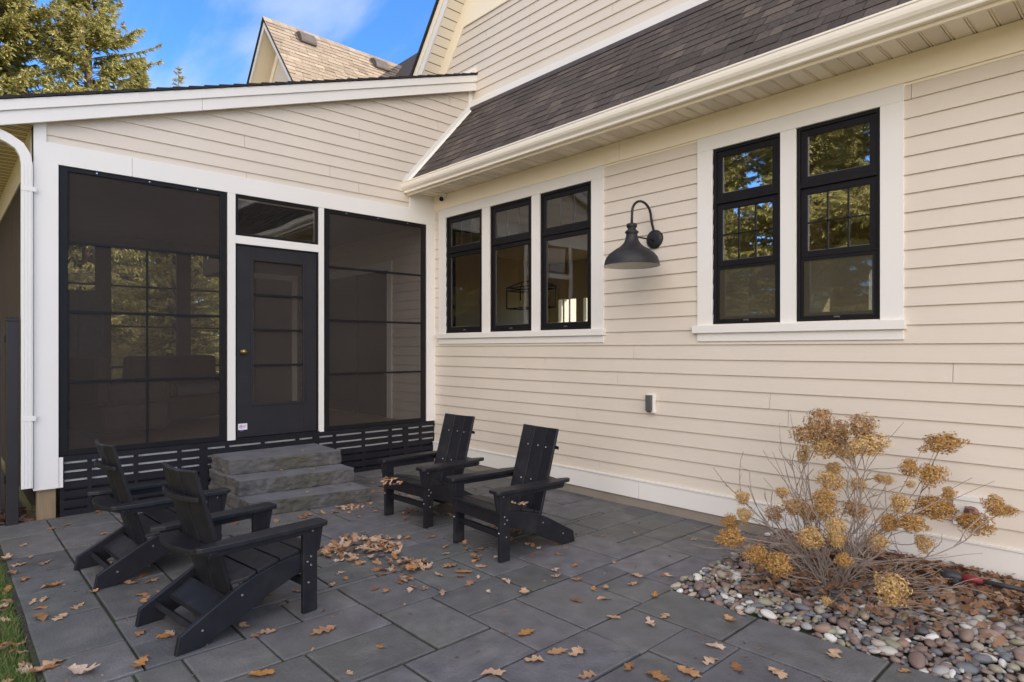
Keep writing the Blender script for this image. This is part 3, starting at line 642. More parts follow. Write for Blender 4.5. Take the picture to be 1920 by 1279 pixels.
m_=MB(); m_.box(-.05,-.03,-4.0,-2.60,.28,.475); m_.box(-.05,-.03,-1.7,-.001,.28,.475); m_.box(-.05,-.03,-2.60,-1.7,.28,.475); m_.build('skirt_backing',M['white'],sk)
m_=MB(); m_.box(-.06,-.05,-4.0,-.001,-.05,.279); m_.build('skirt_shade_sheet',M['fence'],sk)  # black sheet added to stand for the shade behind the lower gaps
# rake boards and roof
def rk(mb,x0,x1,h0,h1,ya=-4.80,yb=.627): mb.prism([(ya,RB(ya)+h0),(yb,RB(yb)+h0),(yb,RB(yb)+h1),(ya,RB(ya)+h1)],'x',x0,x1)
m_=MB(); rk(m_,.076,.10,0,.115,-4.8,-2.872); rk(m_,.076,.10,0,.115,-2.869); rk(m_,.076,.118,.1152,.205); m_.build('rake_board',M['white'],porch,bevel=.002)
m_=MB(); rk(m_,.027,.0755,.012,.03); m_.build('rake_soffit',M['white'],porch)
m_=MB(); rk(m_,-4.4,.10,.21,.232,-4.82,.627); 
y=-4.82
while y<.6:
    L_=.14; m_.add([( .07,y,RB(y)+.207),(.133,y,RB(y)+.207),(.133,y+L_,RB(y+L_)+.213),(.07,y+L_,RB(y+L_)+.213),(.07,y,RB(y)+.236),(.133,y,RB(y)+.240),(.133,y+L_,RB(y+L_)+.228),(.07,y+L_,RB(y+L_)+.226)],[(0,3,2,1),(4,5,6,7),(0,1,5,4),(1,2,6,5),(2,3,7,6)]); y+=L_
pr=m_.build('porch_roof',M['edge'],porch)
m_=MB(); m_.prism([(.50,RB(.5)+.232),(.627,RB(.627)+.245),(.627,RB(.627)+.33),(.60,RB(.6)+.32)],'x',-.45,.10); m_.build('roof_flashing',M['white'],pr)
# low side: soffit, frieze, board wall
m_=MB(); yy=-4.80; 
m_.box(-4.3,.074,-4.80,-4.195,3.375,3.40); 
x=-4.25
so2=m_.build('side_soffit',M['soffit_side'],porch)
m_=MB(); x=-4.25
while x<.05: m_.box(x,x+.008,-4.79,-4.20,3.3725,3.3749); m_.box(x+.05,x+.056,-4.79,-4.20,3.3725,3.3749); x+=.15
m_.build('soffit_bead',M['darkwood'],so2)
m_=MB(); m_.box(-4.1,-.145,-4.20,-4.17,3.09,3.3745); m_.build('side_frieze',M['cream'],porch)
m_=MB(); m_.box(-4.1,-.02,-4.80,-4.82+.0,3.34,3.45); m_.build('side_fascia',M['white'],porch)
m_=MB(); x=-.16
while x>-4.0: m_.box(x-.175,x-.006,-4.188,-4.165,.1,3.089); x-=.181
m_.box(-4.1,-.146,-4.163,-4.12,.1,3.3); m_.build('side_board_wall',M['darkwood'],porch)
m_=MB(); m_.box(-4.2,.02,-4.83,-4.90,3.36,3.47); m_.build('side_gutter',M['gutter'],porch)
# downspout
ds=MB()
def rt(mb,pts,w1,w2):
    # rectangular pipe swept along pts with ribs, lying in plane x=const
    pts=[Vector(p) for p in pts]; vs=[];n=4
    for i,p in enumerate(pts):
        d=(pts[min(i+1,len(pts)-1)]-pts[max(i-1,0)]).normalized(); a=Vector((1,0,0)); b_=d.cross(a).normalized()
        for sx_,sy_ in ((-1,-1),(1,-1),(1,1),(-1,1)): vs.append(p+a*sx_*w1/2+b_*sy_*w2/2)
    fs=[(i*4+k,i*4+(k+1)%4,(i+1)*4+(k+1)%4,(i+1)*4+k) for i in range(len(pts)-1) for k in range(4)]+[(0,1,2,3)[::-1],tuple(range(len(vs)-4,len(vs)))]
    mb.add(vs,fs)
px_,py_=.035,-4.238
rt(ds,[(px_,py_,.29),(px_,py_,3.02),(px_,py_-.012,3.10),(px_,py_-.05,3.17),(px_,py_-.12,3.215),(px_,py_-.40,3.33),(px_,py_-.60,3.36)],.055,.078)
for k in (-.022,0,.022): ds.box(px_+.0276,px_+.0305,py_+k-.005,py_+k+.005,.29,3.02)
dp=ds.build('downspout',M['white'],porch,bevel=.004)
m_=MB()
for z in (2.80,.86): MB().box(px_+.0278,px_+.033,py_-.041,py_+.06,z,z+.04).box(-.0,px_+.0278,py_+.041,py_+.046,z,z+.04).build('strap',M['white'],dp)
# porch interior
m_=MB(); m_.box(-4.0,-.15,-4.12,-.02,.44,.4779); m_.build('porch_floor',M['floorw'],porch)
m_=MB(); m_.box(-4.0,-.15,-4.12,-.02,3.12,3.16); m_.build('porch_ceiling',M['innerdark'],porch)
m_=MB(); wh=[(-4.05,-3.106,.55,2.96),(-2.911,-2.037,.55,2.96),(-1.835,-1.05,.55,2.96)]
wallplate(m_,-4.12,-.02,.47,3.12,wh,-4.06,.06,'x'); m_.build('back_wall',M['porchwall'],porch)
m_=MB()
for a,b_,_,_ in wh:
    for z in (2.40,1.80,1.2): m_.box(-4.04,-4.02,a,b_,z-.014,z+.014)
m_.build('back_track_bar',M['black'],porch)
for a,b_,c,d in wh:
    m_=MB(); m_.face([(-4.045,a,c),(-4.045,b_,c),(-4.045,b_,d),(-4.045,a,d)]); m_.build('back_screen',screenm('back_screen',.92,(.03,.03,.03)) if 'bs' not in M else M['bs'],porch)
    M['bs']=bpy.data.materials['back_screen']
m_=MB(); m_.box(-3.998,-3.97,-.95,-.86,.48,2.75); m_.box(-3.998,-3.97,-.20,-.11,.48,2.75); m_.box(-3.998,-3.97,-.86,-.20,2.66,2.75); m_.build('back_door_trim',M['soffit'],porch)
# house wall inside the porch with a patio door
m_=MB(); lap_rows(m_,-4.,-.15,.48,3.12,.245,.126,[(-3.0,-1.1,.48,2.6)],.0,'y',sgn=-1,off=.02); m_.build('inner_siding',M['siding'],porch)
m_=MB(); m_.box(-3.12,-3.0,-.05,0,.48,2.72); m_.box(-1.1,-.98,-.05,0,.48,2.72); m_.box(-3.0,-1.1,-.05,0,2.6,2.72); m_.build('inner_door_trim',M['white'],porch)
m_=MB(); m_.box(-3.,-1.1,-.005,.0,.48,2.6); m_.box(-2.08,-2.02,-.03,-.006,.48,2.6); m_.build('inner_patio_door',M['black'],porch)

# wicker seats inside
def wicker(loc,rz,label,n=1):
    r=empty('wicker_armchair',loc,rz,label,'armchair','wicker seats inside the porch')
    m=MB(); W=.75*n
    m.box(-W/2,W/2,-.4,.35,.08,.38); m.box(-W/2,W/2,.27,.42,.38,.90); m.box(-W/2,-W/2+.12,-.4,.27,.38,.62); m.box(W/2-.12,W/2,-.4,.27,.38,.62)
    m.build('frame',M['wicker'],r,bevel=.09)
    m=MB(); m.box(-W/2+.13,W/2-.13,-.40,.25,.385,.50); m.build('seat_cushion',M['cushion'],r,bevel=.03)
    return r
wicker((-1.5,-3.3,.478),R(200),'brown wicker armchair behind the left screen panel',1)
wicker((-2.6,-2.2,.478),R(120),'brown wicker loveseat in the middle of the screened porch',2)
m_=empty('cabinet',(-3.3,-3.45,.478),0,'tall pale grey cabinet behind the left porch screen','cabinet')
c_=MB(); c_.box(-.25,.25,-.28,.28,.03,1.75); c_.build('cabinet_body',M['cushion'],m_,bevel=.01)
c_=MB(); c_.box(.251,.262,-.27,-.005,.06,1.72); c_.box(.251,.262,.005,.27,.06,1.72); c_.build('cabinet_door',M['cushion'],m_,bevel=.004)

# lantern frame chandelier in the kitchen
ch=empty('lantern_chandelier',(-.75,2.5,2.2),0,'black open-frame lantern chandelier hanging inside behind the middle casement window','chandelier')
m_=MB(); hw_,hd=.42,.16; z0,z1=-.05,.30; r_=.011
for s1 in (-1,1):
    for s2 in (-1,1): m_.tube([(s1*hw_,s2*hd,z0),(s1*hw_,s2*hd,z1)],r_,6)
    for z in (z0,z1,z1-.05): m_.tube([(-hw_,s1*hd,z),(hw_,s1*hd,z)],r_,6); m_.tube([(s1*hw_,-hd,z),(s1*hw_,hd,z)],r_,6)
    m_.tube([(s1*hw_,-hd,z1),(s1*.2,0,z1+.1)],r_,6); m_.tube([(s1*hw_,hd,z1),(s1*.2,0,z1+.1)],r_,6)
m_.tube([(-.2,0,z1+.1),(.2,0,z1+.1)],r_,6); m_.build('lantern_frame',M['iron'],ch)
m_=MB(); m_.tube([(0,0,z1+.1),(0,0,1.1)],.008,6); m_.build('hanging_rod',M['iron'],ch)
m_=MB()
for x in (-.25,0,.25): m_.tube([(x,0,z0+.02),(x,0,z0+.14)],.014,8)
m_.box(-.3,.3,-.012,.012,z0,z0+.02); m_.build('candle_holder',M['cream'],ch)

# ================================================================ WALL FITTINGS
lx,ly=3.415,-.36
la=empty('barn_lamp',(0,0,0),0,'large charcoal gooseneck barn light on the siding between the two window groups','wall lamp')
prof=[(.0,2.556),(.042,2.556),(.046,2.548),(.046,2.530),(.034,2.515),(.036,2.505),(.056,2.490),(.060,2.480),(.048,2.468),(.052,2.445),(.056,2.425),(.062,2.405),(.078,2.380),(.105,2.355),(.150,2.328),(.192,2.298),(.220,2.262),(.234,2.225),(.238,2.196),(.243,2.190)]
m_=MB(); m_.lathe(prof,(lx,ly),40); s_=m_.build('lamp_shade',M['lamp'],la,smooth=True)
m_=MB(); m_.lathe([(.2425,2.1895),(.236,2.1895),(.231,2.22),(.216,2.258),(.188,2.293),(.146,2.322),(.10,2.35),(.04,2.37),(.0,2.372)],(lx,ly),40); m_.build('shade_lining',M['lampin'],s_,smooth=True)
m_=MB(); m_.lathe([(0.0001,2.215),(.025,2.222),(.035,2.245),(.03,2.28),(.018,2.31),(.016,2.36)],(lx,ly),16); m_.build('bulb',M['lampin'],s_,smooth=True)
pts=[(lx,ly,2.55),(lx,ly,2.60),(lx,ly+.004,2.65)]
for k in range(1,14): t=math.pi*k/13; pts.append((lx,ly+.145-.141*math.cos(t),2.655+.118*math.sin(t)*(1.0)))
pts+=[(lx,ly+.30,2.60),(lx,ly+.325,2.545),(lx,-.02,2.49)]
m_=MB(); m_.tube(pts,.0115,10); m_.tube([(lx,ly+.04,2.452),(lx,-.02,2.452)],.007,8); m_.build('gooseneck_arm',M['lamp'],la,smooth=True)
m_=MB(); vs_=[];n=32; pf=[(.0,-.040),(.060,-.040),(.074,-.034),(.084,-.026),(.086,-.012),(.086,-.006)]
for r_,h in pf:
    for k in range(n): t=2*math.pi*k/n; vs_.append((lx+r_*math.cos(t),h,2.462+r_*math.sin(t)))
m_.add(vs_,[(i*n+k,(i+1)*n+k,(i+1)*n+(k+1)%n,i*n+(k+1)%n) for i in range(len(pf)-1) for k in range(n)]); m_.build('wall_plate',M['lamp'],la,smooth=True)

sc_=empty('security_camera',(0,0,0),0,'small white security camera with black face under the eave at the inner corner','security camera')
m_=MB(); c=Vector((.272,-.085,3.372)); m_.tube([(c.x,c.y+.05,3.436),(c.x,c.y+.05,3.400)],.026,16); m_.tube([(c.x,c.y+.045,3.40),(c.x,c.y+.03,3.378)],.012,10); m_.build('mount',M['white'],sc_,smooth=False)
dv=Vector((.62,-.70,-.30)).normalized(); m_=MB(); m_.tube([c-dv*.045,c-dv*.035,c+dv*.02,c+dv*.026],[.018,.031,.033,.031],18); b1=m_.build('camera_body',M['white'],sc_,smooth=False)
m_=MB(); m_.tube([c+dv*.0265,c+dv*.031],[.029,.027],18); m_.build('lens_face',M['black'],b1)

ob=empty('outlet_box',(0,0,0),0,'small white outdoor outlet box with grey cover low on the siding under the barn light','outlet box')
m_=MB(); m_.box(3.345,3.425,-.045,-.01,.888,1.062); m_.build('box_frame',M['white'],ob,bevel=.004)
m_=MB(); m_.box(3.350,3.412,-.072,-.0455,.905,1.05); m_.build('cover',M['greyplastic'],ob,bevel=.005)
m_=MB(); m_.box(3.362,3.40,-.066,-.05,.893,.9045); m_.build('hinge',M['greyplastic'],ob)

tp=empty('hose_tap',(0,0,0),0,'copper hose tap on a square white mounting block near the hydrangea','hose tap')
m_=MB(); m_.box(5.676,5.862,-.034,-.012,.352,.512); m_.box(5.67,5.868,-.044,-.012,.5125,.545); m_.build('mounting_block',M['white'],tp,bevel=.003)
m_=MB(); m_.tube([(5.775,-.034,.44),(5.775,-.05,.44),(5.775,-.054,.44)],[.042,.040,.032],20); m_.tube([(5.775,-.05,.44),(5.775,-.10,.44),(5.775,-.125,.425),(5.775,-.132,.40)],.014,10); m_.build('spout',M['rust'],tp,smooth=True)
m_=MB(); m_.tube([(5.775,-.08,.445),(5.775,-.085,.475)],.007,8); m_.tube([(5.75,-.085,.478),(5.80,-.085,.478)],.01,8); m_.build('handle',M['rust'],tp)

# ================================================================ STEPS
stp=empty('stone_steps',(0,0,0),0,'three stacked rough grey stone blocks forming steps up to the porch door','steps')
from mathutils import noise as mn
def block(c0,c1,c2,c3,z0,z1,seed):
    """corner order: back-left, front-left, front-right, back-right"""
    A=[Vector((*c,0)) for c in (c0,c1,c2,c3)]; mb=MB(); nu,nv,nw=60,34,9
    def surf(fn,a,b_):
        vs=[fn(i/a,k/b_) for k in range(b_+1) for i in range(a+1)]
        return vs,[(k*(a+1)+i,k*(a+1)+i+1,(k+1)*(a+1)+i+1,(k+1)*(a+1)+i) for k in range(b_) for i in range(a)]
    cen=sum(A,Vector())/4
    def disp(p,top):
        q=Vector((p.x*5,p.y*5,p.z*9+seed*7)); n1=mn.noise(q); n2=mn.noise(q*3.1)
        out=(Vector((p.x,p.y,0))-cen); out.normalize()
        e=(p.z-z0)/(z1-z0)
        if top: return p+Vector((0,0,.002*n1+.001*n2))
        f=1. if .04<e<.96 else .35
        return p+out*(f*(.014*n1+.014*n2+.012*mn.noise(q*8))-.006*(1-f))
    def side(a,b_,n_):
        return surf(lambda u,v: disp(Vector((a.x+(b_.x-a.x)*u,a.y+(b_.y-a.y)*u,z0+(z1-z0)*v)),False),n_,nw)
    for a,b_,n_ in ((A[1],A[2],nu),(A[0],A[1],nv),(A[2],A[3],nv),(A[3],A[0],nu)):
        v,f=side(a,b_,n_); mb.add(v,f)
    def tp_(u,v):
        a=A[1].lerp(A[2],u); b_=A[0].lerp(A[3],u); p=a.lerp(b_,v); p=cen+(p-cen)*.985 if (u in(0,1) or v in (0,1)) else p
        return disp(Vector((p.x,p.y,z1)),True)
    v,f=surf(tp_,nu,nv); mb.add(v,f)
    # close the arris between top and sides
    def rim(u,v): return tp_(u,v)
    for a,b_,n_,fn in ((A[1],A[2],nu,lambda u: (u,0)),(A[0],A[1],nv,lambda u:(0,1-u)),(A[2],A[3],nv,lambda u:(1,u)),(A[3],A[0],nu,lambda u:(1-u,1))):
        vs=[disp(Vector((a.x+(b_.x-a.x)*i/n_,a.y+(b_.y-a.y)*i/n_,z1)),False) for i in range(n_+1)]+[tp_(*fn(i/n_)) for i in range(n_+1)]
        mb.add(vs,[(i,i+1,n_+2+i,n_+1+i) for i in range(n_)])
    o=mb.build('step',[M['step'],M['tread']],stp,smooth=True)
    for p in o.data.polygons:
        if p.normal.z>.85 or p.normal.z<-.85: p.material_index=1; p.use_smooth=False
block((.03,-2.79),(1.17,-2.80),(1.345,-1.72),(.03,-1.70),.0,.128,1)
block((.03,-2.78),(.875,-2.785),(.985,-1.70),(.03,-1.68),.132,.268,2)
block((.03,-2.765),(.53,-2.76),(.70,-1.69),(.03,-1.67),.272,.408,3)

# ================================================================ CHAIRS
CH='black slatted adirondack chairs around the patio'
chair=empty('adirondack_chair',(0,0,0),0,'x','chair',CH)
def build_chair(root):
    K=M['lumber']
    rail=[(-.745,0.),(-.728,.088),(-.60,.158),(-.46,.235),(-.34,.285),(-.2,.318),(-.08,.332),(-.001,.335),(-.001,.240),(-.12,.215),(-.28,.158),(-.45,.075),(-.58,.018),(-.625,0)]
    def ztop(y):
        pts=[(-.728,.088),(-.60,.158),(-.46,.235),(-.34,.285),(-.2,.318),(-.08,.332),(.03,.335)]
        for (a,b_),(c,d) in zip(pts[:-1],pts[1:]):
            if a<=y<=c: return b_+(d-b_)*(y-a)/(c-a)
        return .335
    for s in (-1,1):
        m=MB(); a,b_=(.235,.264) if s>0 else (-.264,-.235); m.prism(rail,'x',a,b_); m.build('side_rail',K,root,bevel=.004)
        m=MB(); a,b_=(.2645,.293) if s>0 else (-.293,-.2645); m.box(a,b_,-.088,.0,.0,.4745); m.build('leg',K,root,bevel=.004)
        m=MB(); i_,o_=.222,.338
        pl=[(i_,.035),(i_+.012,.05),(o_-.02,.05),(o_,.03),(o_,-.30),(o_-.008,-.50),(o_-.030,-.64),(o_-.045,-.662),(i_+.045,-.662),(i_+.02,-.60),(i_,-.45)]
        if s<0: pl=[(-a,b_) for a,b_ in pl][::-1]
        m.prism(pl,'z',.475,.500); m.build('armrest',K,root,bevel=.004)
        m=MB(); a,b_=(.266,.290) if s>0 else (-.290,-.266); m.box(a,b_,-.60,-.0885,.436,.4745); m.build('arm_support',K,root,bevel=.003)
        m=MB(); a,b_=(.266,.292) if s>0 else (-.292,-.266); m.prism([(.0005,.4745),(.0005,.33),(.014,.33),(.040,.4745)],'x',a,b_); m.build('arm_bracket',K,root,bevel=.003)
    m=MB(); m.box(-.264,.264,-.030,-.004,.245,.3345); m.build('front_apron',K,root,bevel=.004)
    m=MB(); m.box(-.264,.264,-.072,-.046,.145,.190); m.build('stretcher',K,root,bevel=.003)
    m=MB(); y=.018
    ws=[.10,.118,.118,.112]
    for i,w_ in enumerate(ws):
        y1=y-w_; za,zb=ztop(min(y,-.001))+.001,ztop(y1)+.001; t=.021
        hx=.262
        if i<3:
            m.add([(-hx,y1,zb),(hx,y1,zb),(hx,y,za),(-hx,y,za),(-hx,y1,zb+t),(hx,y1,zb+t),(hx,y,za+t),(-hx,y,za+t)],[(0,3,2,1),(4,5,6,7),(0,1,5,4),(1,2,6,5),(2,3,7,6),(3,0,4,7)])
        else:
            pl=[(-hx,y),(-hx,y-.04),(-hx+.07,y1),(hx-.07,y1),(hx,y-.04),(hx,y)]
            lo=[(a,b_,za+(zb-za)*(y-b_)/w_) for a,b_ in pl]; hi=[(a,b_,c+t) for a,b_,c in lo]; n=6
            m.add(lo+hi,[tuple(range(6)),tuple(range(6,12))[::-1]]+[(k,k+6,(k+1)%6+6,(k+1)%6) for k in range(6)])
        y=y1-.009
    m.build('seat',K,root,bevel=.004)
    # back boards: lean from (y=-.425,z=.13) to (y=-.640,z=.855)
    P0=Vector((0,-.432,.13)); P1=Vector((0,-.640,.858)); up=(P1-P0); Lb=up.length; up/=Lb; nb_=Vector((0,-up.z,up.y)) # pointing back
    m=MB(); bw_=.131; g_=.005
    for i,cx in enumerate((-1,0,1)):
        tilt=cx*R(9); c=Vector((cx*(bw_+g_),0,0)); dx=Vector((math.cos(tilt),0,0)) ; dn=-abs(cx)*.0
        ax=Vector((1,0,0))*math.cos(tilt)-nb_*math.sin(tilt)*1.; nn_=nb_*math.cos(tilt)+Vector((1,0,0))*math.sin(tilt)
        base=P0+Vector((cx*(bw_+g_)*.99,0,0))-nb_*(abs(cx)*.012)
        h=bw_/2; t=.021
        V=[]
        for v in (0,Lb): 
            for n_ in (0,t): 
                for u in (-h,h):
                    hh=v
                    V.append(base+up*hh+ax*u+nn_*n_)
        # order: v0: (n0,-),(n0,+),(t,-),(t,+); v1 same
        m.add(V,[(0,1,3,2),(4,6,7,5),(0,4,5,1),(1,5,7,3),(3,7,6,2),(2,6,4,0)])
    m.build('backrest',K,root,bevel=.004)
    def arc(z,hx,back,depth,name,th=.024,front=.0,ends=0.):
        yb=P0.y+(z-P0.z)*(P1.y-P0.y)/(P1.z-P0.z)
        m=MB(); n=14; F=[];B=[]
        for k in range(n+1):
            x=-hx+2*hx*k/n; q=1-(x/hx)**2
            fy=yb-.024-.010*(1-min(1,(x/.2)**2)); 
            if abs(x)<.2: fy=yb-.024-.014*(1-(x/.2)**2)+.012*0
            else: fy=yb-.015-(abs(x)-.2)*.2
            F.append((x,fy)); B.append((x,yb-.03-ends-depth*q))
        vs=[(x,y,z) for x,y in F]+[(x,y,z) for x,y in B]+[(x,y,z+th) for x,y in F]+[(x,y,z+th) for x,y in B]; N1=n+1
        fs=[]
        for k in range(n): fs+=[(k,k+1,N1+k+1,N1+k),(2*N1+k,3*N1+k,3*N1+k+1,2*N1+k+1),(k,2*N1+k,2*N1+k+1,k+1),(N1+k,N1+k+1,3*N1+k+1,3*N1+k)]
        fs+=[(0,N1,3*N1,2*N1),(n,2*N1+n,3*N1+n,N1+n)]
        m.add(vs,fs); m.build(name,K,root,bevel=.003)
    arc(.705,.212,0,.045,'back_brace')
    arc(.4495,.300,0,.085,'back_brace',ends=.045)
    m=MB(); m.add([(-.234,-.47,.195),(.234,-.47,.195),(.234,-.58,.13),(-.234,-.58,.13),(-.234,-.475,.172),(.234,-.475,.172),(.234,-.585,.107),(-.234,-.585,.107)],[(0,1,2,3)[::-1],(4,5,6,7),(0,4,5,1)[::-1],(1,5,6,2)[::-1],(2,6,7,3)[::-1],(3,7,4,0)[::-1]]); m.build('lower_back_board',K,root,bevel=.003)
    m=MB(); m.add([(-.234,-.645,.105),(.234,-.645,.105),(.234,-.66,.083),(-.234,-.66,.083),(-.234,-.590,.062),(.234,-.590,.062),(.234,-.605,.040),(-.234,-.605,.040)],[(0,1,2,3)[::-1],(4,5,6,7),(0,4,5,1)[::-1],(1,5,6,2)[::-1],(2,6,7,3)[::-1],(3,7,4,0)[::-1]]); m.build('rear_stretcher',K,root)
    # bolt heads
    m=MB()
    def bolt(c,d):
        c=Vector(c);d=Vector(d); q=MB(); q.tube([c,c+d*.0035],[.0062,.0045],8); q.build('bolt_head',M['bolt'],root)
    for s in (-1,1):
        for (y,z) in ((-.04,.31),(-.062,.285),(-.04,.262),(-.055,.168),(-.03,.45)): bolt((s*.293,y,z),(s,0,0))
        for (y,z) in ((-.42,.20),(-.62,.085)): bolt((s*.264,y,z),(s,0,0))
        bolt((s*.338 if s>0 else -.338,-.01+.0,.487),(s,0,0)) if False else None
        bolt((s*.278,.0,.435),(0,1,0)); bolt((s*.278,.0,.2),(0,1,0))
        bolt((s*.290,-.57,.455),(s,0,0))
    for z in (.715,.46):
        yb=P0.y+(z-P0.z)*(P1.y-P0.y)/(P1.z-P0.z)
        for x in (-.165,-.105,.0,.105,.165): bolt((x,yb+(.012 if abs(x)>.07 else .0),z),(0,1,0))
build_chair(chair)
def copy_thing(root,loc,rz,label):
    r=root.copy(); COL.objects.link(r); r.location=loc; r.rotation_euler=(0,0,rz); r['label']=label
    for c in list(root.children):
        d=c.copy(); COL.objects.link(d); d.parent=r
        for e in c.children:
            f=e.copy(); COL.objects.link(f); f.parent=d
    return r
def rz_of(h): return R(h-90)
chair.location=(3.072,-3.26,0); chair.rotation_euler=(0,0,rz_of(97)); chair['label']='black adirondack chair in the left foreground seen from behind, nearest to the camera'
copy_thing(chair,(1.882,-3.373,0),rz_of(93.5),'black adirondack chair with its back to the porch skirt corner, far left of the four')
copy_thing(chair,(3.205,-1.945,0),rz_of(-94),'black adirondack chair facing forward beside the house wall, the right one of the facing pair')
copy_thing(chair,(2.175,-1.885,0),rz_of(-87),'black adirondack chair by the stone steps with a heap of leaves on its seat')

# ================================================================ FENCE
fp=empty('fence_post',(0,0,0),0,'black square fence post beside the white downspout','fence post')
m_=MB(); m_.box(-.02,.055,-4.375,-4.292,-.04,1.70); m_.build('post_shaft',M['fence'],fp,bevel=.004)
m_=MB(); m_.box(-.024,.059,-4.379,-4.288,1.7005,1.72); m_.prism([(-.02,1.7201),(.055,1.7201),(.0175,1.735)],'y',-4.375,-4.292); m_.build('post_cap',M['fence'],fp,bevel=.003)
m_=MB(); m_.box(.0,.03,-4.386,-4.3755,1.52,1.58); m_.box(.0,.03,-4.386,-4.3755,.35,.41); m_.build('hinge',M['iron'],fp)
fg=empty('fence_gate',(0,0,0),0,'black board fence gate cut off by the left edge of the picture','gate')
m_=MB()
for k in range(8): m_.box(.005,.025,-4.535-k*.14,-4.405-k*.14,.06,1.66)
m_.build('boards',M['fence'],fg); m_=MB(); m_.box(.0252,.06,-5.52,-4.405,.3,.39); m_.box(.0252,.06,-5.52,-4.405,1.4,1.49); m_.build('rail',M['fence'],fg)

# ================================================================ OAK LEAVES
def leafmesh(seed,curl=1.):
    r=random.Random(seed); n=15; V=[];F=[]
    lob=r.choice((3.,3.5,4.)); fat=r.uniform(.24,.36); bend=r.uniform(-.5,1.)*curl; cup=r.uniform(.1,.55)*curl; tw=r.uniform(-.5,.5)*curl; ph=r.uniform(-.3,.3)
    for i in range(n+1):
        t=i/n; env=math.sin(math.pi*min(1,t**.85))**.75*fat
        for s in (-1,1):
            lb=.52+.48*math.cos(2*math.pi*(lob*t+ph+.5+.06*s))
            wdt=env*(.38+.62*lb)+.006
            wdt*=1+.12*r.uniform(-1,1)
            V.append((t-.5+.08*lb*(1 if s else 1),s*wdt)); 
        V.append((t-.5,0))
    out=[]
    for x,y in V:
        z=bend*.28*(x*x)*2.0-0.0+cup*abs(y)*.55+tw*x*y*1.1+.03*math.sin(9*x+seed)+.022*math.sin(17*y+3*x)
        out.append((x,y,z))
    for i in range(n):
        a=i*3;b_=a+3
        F+=[(a+2,b_+2,b_,a),(a+2,a+1,b_+1,b_+2)]
    zmin=min(p[2] for p in out); out=[(x,y,z-zmin+.005) for x,y,z in out]
    # petiole
    k=len(out); z0=out[2][2]; out+=[(-.5,-.007,z0),(-.5,.007,z0),(-.68,.0,z0+.02)]; F.append((k,k+1,k+2))
    me=bpy.data.meshes.new('oak_leaf'); me.from_pydata(out,[],F); me.materials.append(M['leaf']); me.polygons.foreach_set('use_smooth',[True]*len(F)); return me
LM=[leafmesh(s,1. if s<7 else 1.7) for s in range(12)]
nleaf=[0]
def leaf(x,y,z=0.,s=.085,rz=None,tx=0,ty=0,label='dry curled oak leaf lying loose on the grey flagstones',group='oak leaves scattered on the patio',k=None):
    o=bpy.data.objects.new('oak_leaf',LM[k if k is not None else rng.randrange(12)]); COL.objects.link(o); o.location=(x,y,z); o.scale=(s,s,s)
    o.rotation_euler=(tx,ty,rng.uniform(0,6.28) if rz is None else rz); tag(o,label,'leaf',group); nleaf[0]+=1; return o
def G(x,y,z=0.):
    f=1171.;u=(x-960)/f;v=-(y-654)/f; a=R(180-42.76); Fx,Fy=math.cos(a),math.sin(a); Rx,Ry=math.sin(a),-math.cos(a)
    t=(z-1.47)/v; return 6.6935+t*(Fx+u*Rx),-4.81+t*(Fy+u*Ry)
# measured spots of single leaves (photo reading converted to patio coordinates)
spots=[(608,1185,.11),(985,1187,.10),(920,1265,.11),(1001,1240,.09),(1043,1223,.10),(1085,1225,.10),(1080,1127,.08),(1187,1095,.09),(1255,1080,.08),(1247,1155,.08),(1217,1170,.08),(1150,1158,.07),(1385,1255,.11),(1335,1240,.10),(1560,1228,.11),(1345,1213,.09),(1455,1262,.10),(1368,1165,.08),(1390,1150,.08),(1132,1125,.07),(1112,1105,.07),(830,1112,.08),(915,1112,.06),(862,1081,.06),(895,1083,.06),(947,1091,.08),(985,1113,.08),(1040,1070,.07),(1043,1083,.06),(1078,1060,.06),(1083,1090,.06),(1135,1103,.06),(1150,1055,.05),(1195,1080,.08),(765,1055,.08),(770,1108,.08),(735,1065,.07),(722,1110,.06),(640,1075,.07),(648,1085,.06),(625,1097,.07),(770,1063,.07),(700,1105,.06),(836,1062,.07),(872,1030,.06),(905,1030,.06),(992,1022,.07),(1010,1028,.06),(1040,1022,.07),(1062,1028,.05),(995,1043,.06),(1045,1040,.07),(262,1244,.11),(155,1265,.13),(100,1245,.12),(85,1255,.1),(305,1195,.08),(320,1190,.09),(500,1185,.08),(260,1190,.07),(150,1138,.08),(110,1160,.10),(75,1160,.10),(60,1130,.08),(95,1100,.08),(35,1060,.09),(20,1075,.08),(45,1088,.09),(12,1050,.09),(45,1023,.07),(80,1058,.08),(57,1045,.06),(97,1100,.09),(85,1125,.07),(75,1142,.07),(195,1002,.07),(233,980,.08),(180,1025,.06),(272,1055,.05),(98,992,.06),(125,985,.07),(205,1058,.06),(235,976,.06),(310,973,.08),(285,1090,.08),(245,1095,.09),(255,1085,.08),(270,1080,.08),(262,1117,.07),(270,1130,.08),(305,1113,.08),(280,1120,.05),(180,1110,.06),(375,1135,.07),(400,1165,.06),(435,1128,.07),(480,1195,.05),(455,1175,.08),(1420,1150,.07),(1700,1262,.06),(1240,1080,.05),(1292,1262,.11),(1180,1250,.09),(1100,1270,.09),(1235,1272,.10),(875,955,.05),(905,985,.04),(1190,1000,.05),(1260,985,.04),(1130,1005,.04),(1300,1013,.04),(930,1045,.05),(1225,1120,.06),(488,1265,.10),(655,1262,.05),(715,1212,.05),(553,1108,.05),(480,1100,.06),(503,1115,.05),(425,1075,.05),(560,1068,.05),(700,960,.06),(655,962,.07),(672,970,.05)]
